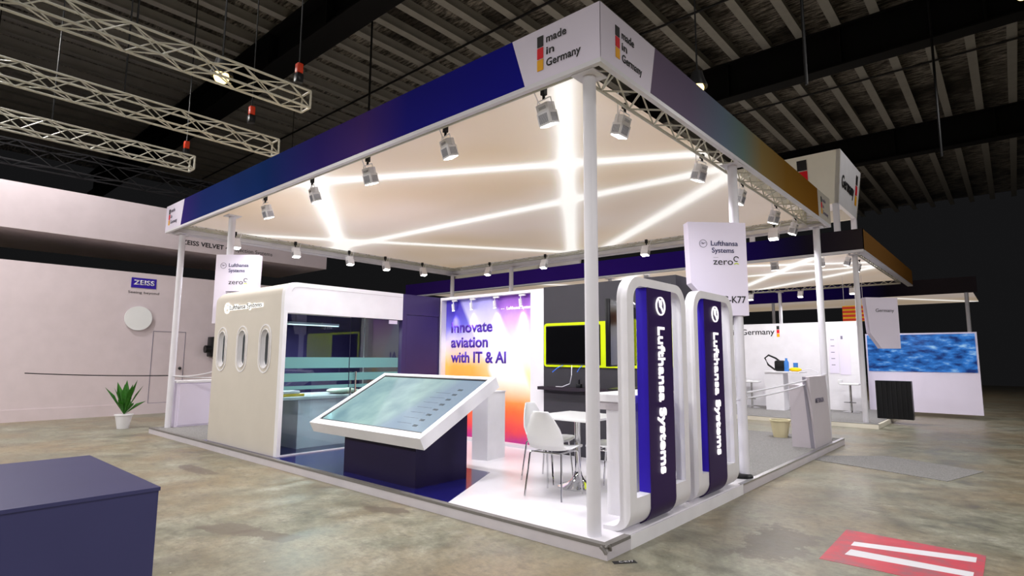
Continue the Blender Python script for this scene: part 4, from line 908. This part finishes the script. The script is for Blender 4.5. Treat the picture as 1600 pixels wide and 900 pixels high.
part('lettering', text('made in Germany', .17, frame((-4.72, WY, 2.17), *FY), 1.83, bold=.01), 'text_dark', gw); flag(gw, frame((-2.83, WY, 2.09), *FY), .075, .32)
part('poster', MB().box(-1.50, -1.27, WY - .01, WY, 1.08, 2.22), 'lilac_white', gw, 'pale lilac poster'); part('poster', MB().box(-1.25, -1.0, WY - .01, WY, 1.05, 2.2), 'lilac_white', gw, 'pale lilac poster')
mb = MB()
for i in range(5): text('data', .05, frame((-1.44, WY - .01, 1.3 + .17 * i), *FY), .10, mb=mb)
bpy.data.meshes.remove(mb.mesh('unused', M['lime']))
mb = MB()
for i in range(5): polys(mb, [(0, 0), (.09, 0), (.09, .018), (0, .018)], frame((-1.45, WY - .01, 1.3 + .17 * i), *FY), .002)
polys(mb, [(0, 0), (.05, 0), (.05, .09), (0, .09)], frame((-1.2, WY - .01, 2.0), *FY), .002)
part('poster_print', mb, 'text_grey', gw)
c2 = thing('far_counter', 'white counter with clutter on top before the Germany wall', 'counter', (-2.5, 12.8, HB))
part('body', MB().box(-2.82, -2.36, 12.55, 13.0, HB, 1.09), 'white_laminate', c2); part('countertop', MB().box(-2.83, -1.95, 12.53, 13.3, 1.09, 1.13, .005), 'white_laminate', c2)
hd_ = thing('headset_bag', 'black bag with a looped handle on the far white counter', 'bag', (-2.6, 12.8, 1.13)); part('body', MB().box(-2.62, -2.36, 12.7, 12.9, 1.13, 1.42, .05), 'black_plastic', hd_, smooth=True); part('handle', MB().path([(-2.62, 12.8, 1.16), (-2.80, 12.8, 1.3), (-2.88, 12.8, 1.48), (-2.78, 12.8, 1.56), (-2.6, 12.8, 1.48), (-2.5, 12.8, 1.4)], .025, 8), 'black_plastic', hd_, smooth=True)
bt = thing('water_bottle', 'blue water bottle beside the black bag on the far counter', 'bottle', (-2.3, 12.7, 1.13)); part('bottle_body', MB().lathe([(.055, 0), (.06, .02), (.06, .24), (.03, .30), (.025, .32)], (-2.3, 12.7, 1.13), 16), 'blue_plastic', bt, smooth=True); part('cap', MB().tube((-2.3, 12.7, 1.45), (-2.3, 12.7, 1.48), .03, 12), 'blue_plastic', bt)
sb2 = thing('spray_bottle', 'yellow spray bottle lying by a blue cap on the far counter', 'bottle', (-2.1, 12.75, 1.13)); part('bottle_body', MB().sphere((-2.1, 12.75, 1.18), .08, (2.0, 1, .7)), 'yellow_plastic', sb2, smooth=True); part('cap', MB().tube((-2.1, 12.8, 1.22), (-2.1, 12.8, 1.36), .06, 12), 'blue_plastic', sb2, 'blue cap')
solo('counter_cable', MB().path([(-2.1, 12.9, 1.14), (-1.8, 13, 1.2), (-1.6, 12.95, 1.12), (-1.65, 12.9, .98)], .012, 6), 'white_metal', 'pale cable looping off the right end of the far counter', 'cable', (-1.8, 12.9, 1.1), smooth=True)
def stool(x, y, label):
    g = thing('bar_stool', label, 'stool', (x, y, HB), 0, 'far bar stools')
    part('seat', MB().box(x - .22, x + .22, y - .18, y + .18, .80, .845, .02).box(x - .24, x - .20, y - .18, y + .18, .82, .93, .015), 'white_gloss', g, smooth=True)
    part('column', MB().tube((x, y, HB + .02), (x, y, .80), .03, 16), 'chrome', g, smooth=True); part('foot', MB().lathe([(.20, 0), (.20, .012), (.05, .04)], (x, y, HB), 28), 'chrome', g, smooth=True)
    part('footrest', MB().path([(x - .0, y - .03, .36), (x - .13, y - .12, .36), (x, y - .2, .36), (x + .13, y - .12, .36), (x, y - .03, .36)], .011, 6), 'chrome', g, smooth=True)
stool(-.95, 13.3, 'white bar stool on a chrome column at the right end of the Germany wall')
stool(-3.3, 12.9, 'white bar stool just left of the far white counter')
stool(-3.7, 13.45, 'white bar stool further left of the far counter, by the C-K77 pillar')
wb = thing('sales_table', 'small white table at the left before the Germany wall', 'table', (-4.2, 12.7, HB)); part('tabletop', MB().box(-4.5, -3.95, 12.4, 12.95, .83, .86, .004), 'white_gloss', wb); part('column', MB().tube((-4.22, 12.68, HB), (-4.22, 12.68, .83), .03, 16), 'chrome', wb, smooth=True); part('foot', MB().lathe([(.22, 0), (.22, .012), (.05, .04)], (-4.22, 12.68, HB), 28), 'chrome', wb, smooth=True)
plant((-4.1, 12.75, .86), 'small green plant on the far white table right of the second arch', 12, .28, .2)
bs = thing('video_wall', 'blue aerial video screen at the right edge beyond the partition', 'screen', (.2, 14.6, 1.6)); part('display', MB().box(-.72, 1.6, 14.6, 14.62, 1.15, 2.12), 'aerial_screen', bs); part('cabinet', MB().box(-.76, 1.64, 14.62, 14.75, HB, 2.16), 'lilac_white', bs)
bn = thing('folding_rack', 'black slatted rack standing at the right edge behind the cream pillar', 'rack', (.1, 12.2, HB))
part('panel', MB().box(-.2, .5, 12.1, 12.3, HB, .97), 'black_plastic', bn); sl = MB()
for i in range(7): sl.box(-.19 + i * .095, -.17 + i * .095, 12.08, 12.1, HB + .03, .95)
part('slats', sl, 'black_metal', bn)
sg = thing('striped_banner', 'small red and yellow striped hanging banner beyond the partition', 'banner', (-.9, 16, 2.9))
for i in range(4): part('stripe', MB().box(-1.55, -.95, 16, 16.02, 2.62 + i * .12, 2.69 + i * .12), 'stripe_red', sg, 'red stripe')
part('cloth', MB().box(-1.55, -.95, 16.02, 16.03, 2.6, 3.08), 'yellow_plastic', sg)
for x in (-1.5, -1.0): part('cord', MB().tube((x, 16.025, 3.08), (x, 16.025, ZF), .006, 6), 'white_metal', sg)
s2g = thing('pole_sign', 'white sign reading Germany cut by the right edge of the view', 'sign', (-.22, 10.72, 1.7), math.radians(45))
part('panel', MB().prism([(.22, .34), (.46, 0), (.90, 0), (.90, 1.12), (.16, 1.12)], -.06, .06, 'y'), 'lilac_white', s2g, local=True); part('lettering', text('Germany', .075, frame((.38, -.06, .80), *FY), .42), 'text_dark', s2g, local=True)
# cube signs on the canopies
def cube_sign(x1, y0, w, z0, z1, label, show=True, dp=2.6):
    g = thing('cube_sign', label, 'cube sign', (x1 - w / 2, y0 + dp / 2, z0)); t_ = .14
    def wall_(a0, a1, b0, b1):  # bottom pts a0->a1, top pts b0->b1
        mb = MB(); n_ = Vector((a1[1] - a0[1], -(a1[0] - a0[0]), 0)).normalized() * -.08
        q0 = [Vector((*a0, z0)), Vector((*a1, z0)), Vector((*b1, z1)), Vector((*b0, z1))]; V = [mb.bm.verts.new(p_) for p_ in q0] + [mb.bm.verts.new(p_ + n_) for p_ in q0]
        for f_ in ((0, 1, 2, 3), (7, 6, 5, 4), (0, 4, 5, 1), (1, 5, 6, 2), (2, 6, 7, 3), (3, 7, 4, 0)): mb.bm.faces.new([V[i] for i in f_])
        return mb
    B_ = [(x1 - w + t_, y0 + t_), (x1 - t_, y0 + t_), (x1 - t_, y0 + dp - t_), (x1 - w + t_, y0 + dp - t_)]; T2 = [(x1 - w, y0), (x1, y0), (x1, y0 + dp), (x1 - w, y0 + dp)]
    for i in range(4): part('side_panel', wall_(B_[i], B_[(i + 1) % 4], T2[i], T2[(i + 1) % 4]), 'cream_box' if i != 1 else 'white_laminate', g)
    part('top_cover', MB().box(x1 - w + .2, x1 - .2, y0 + .2, y0 + dp - .2, z0 + .30, z0 + .34), 'white_laminate', g, 'white inner lid')
    for (x, y) in ((B_[1][0] - .06, B_[1][1] + .06), (B_[2][0] - .06, B_[2][1] - .06), (B_[0][0] + .06, B_[0][1] + .06), (B_[3][0] + .06, B_[3][1] - .06)): part('leg', MB().box(x - .06, x + .06, y - .06, y + .06, ZF + .03, z0 + .32), 'white_metal', g)
    if show:
        k = (z1 - z0); tl = t_ / k
        up = Vector((0, -tl, 1)).normalized(); flag(g, frame((x1 - .95, y0 + t_ * .62 - .003, z0 + k * .28), (1, 0, 0), up), .22, k * .64)
        upx = Vector((tl, 0, 1)).normalized(); O = (x1 - t_ * .6 + .003, y0 + .35, z0 + k * .36)
        part('lettering', text('Germany', .30, frame(O, (0, 1, 0), upx), 1.35, bold=.02), 'text_dark', g); flag(g, frame((x1 - t_ * .75 + .003, y0 + 1.86, z0 + k * .24), (0, 1, 0), upx), .2, k * .62)
    return g
cube_sign(-.40, 11.0, 3.0, 5.12, 6.37, 'white hanging cube sign with flag squares beyond the gold fascia', True, 2.4)
cube_sign(-9.3, 10.9, 4.4, 4.42, 5.7, 'white cube sign seen above the purple header behind the poster', False)
# lamps of the stand behind
def far_flood(x, y, z, rz, lb):
    o = copy_tree(fl0); o.location = (x, y, z); o.rotation_euler = (0, 0, rz); o['label'] = lb; o['group'] = 'far floodlights'; return o
far_flood(-.5, S2 + 1.2, ZF, math.pi / 2, 'floodlight of the stand behind, under its brown header, nearer one')
far_flood(-.5, S2 + 2.4, ZF, math.pi / 2, 'floodlight of the stand behind, under its brown header, further one')
far_flood(-2.0, S2 + .45, ZF - .05, 0.1, 'floodlight hanging at the front of the far canopy between the pillars')
for i, x in enumerate((-1.0, -3.4, -7.5)): far_flood(x, S2 + .55, ZF - .05, 0.0, 'added floodlight brightening the Germany wall from the far canopy front, ' + ordn[i] + ' from the right')  # extra floods added to brighten the far partition
far_flood(-5.5, S2 + .45, ZF - .05, 0.1, 'floodlight hanging at the front of the far canopy above the dark wall')
for i, x in enumerate((-1.6, -3.2, -4.9, -6.4)): far_flood(x, S2 + 7.4, ZF - .08, math.pi, 'lit floodlight on the rear truss of the far canopy, ' + ordn[i] + ' from the right')
# unseen lamps added to light the floor, front faces and neighbour wall
for x, y, z in ((-10.0, -7.5, 5.6), (-4.0, -9.0, 5.6), (2.5, -9.0, 5.6), (9.0, -2.0, 5.6), (9.0, 5.5, 5.6), (-1.5, -2.8, 9.9), (-7.5, -2.6, 9.9), (3.4, 3.4, 9.9), (-12.0, -2.8, 8.2), (3.0, 11.5, 9.0)):
    highbay((x, y, z), 'added fill lamp with a black shade hanging from the hall roof', HALL_W * (.6 if z > 8.5 else 2.0), 11.36, 'glow_warm')
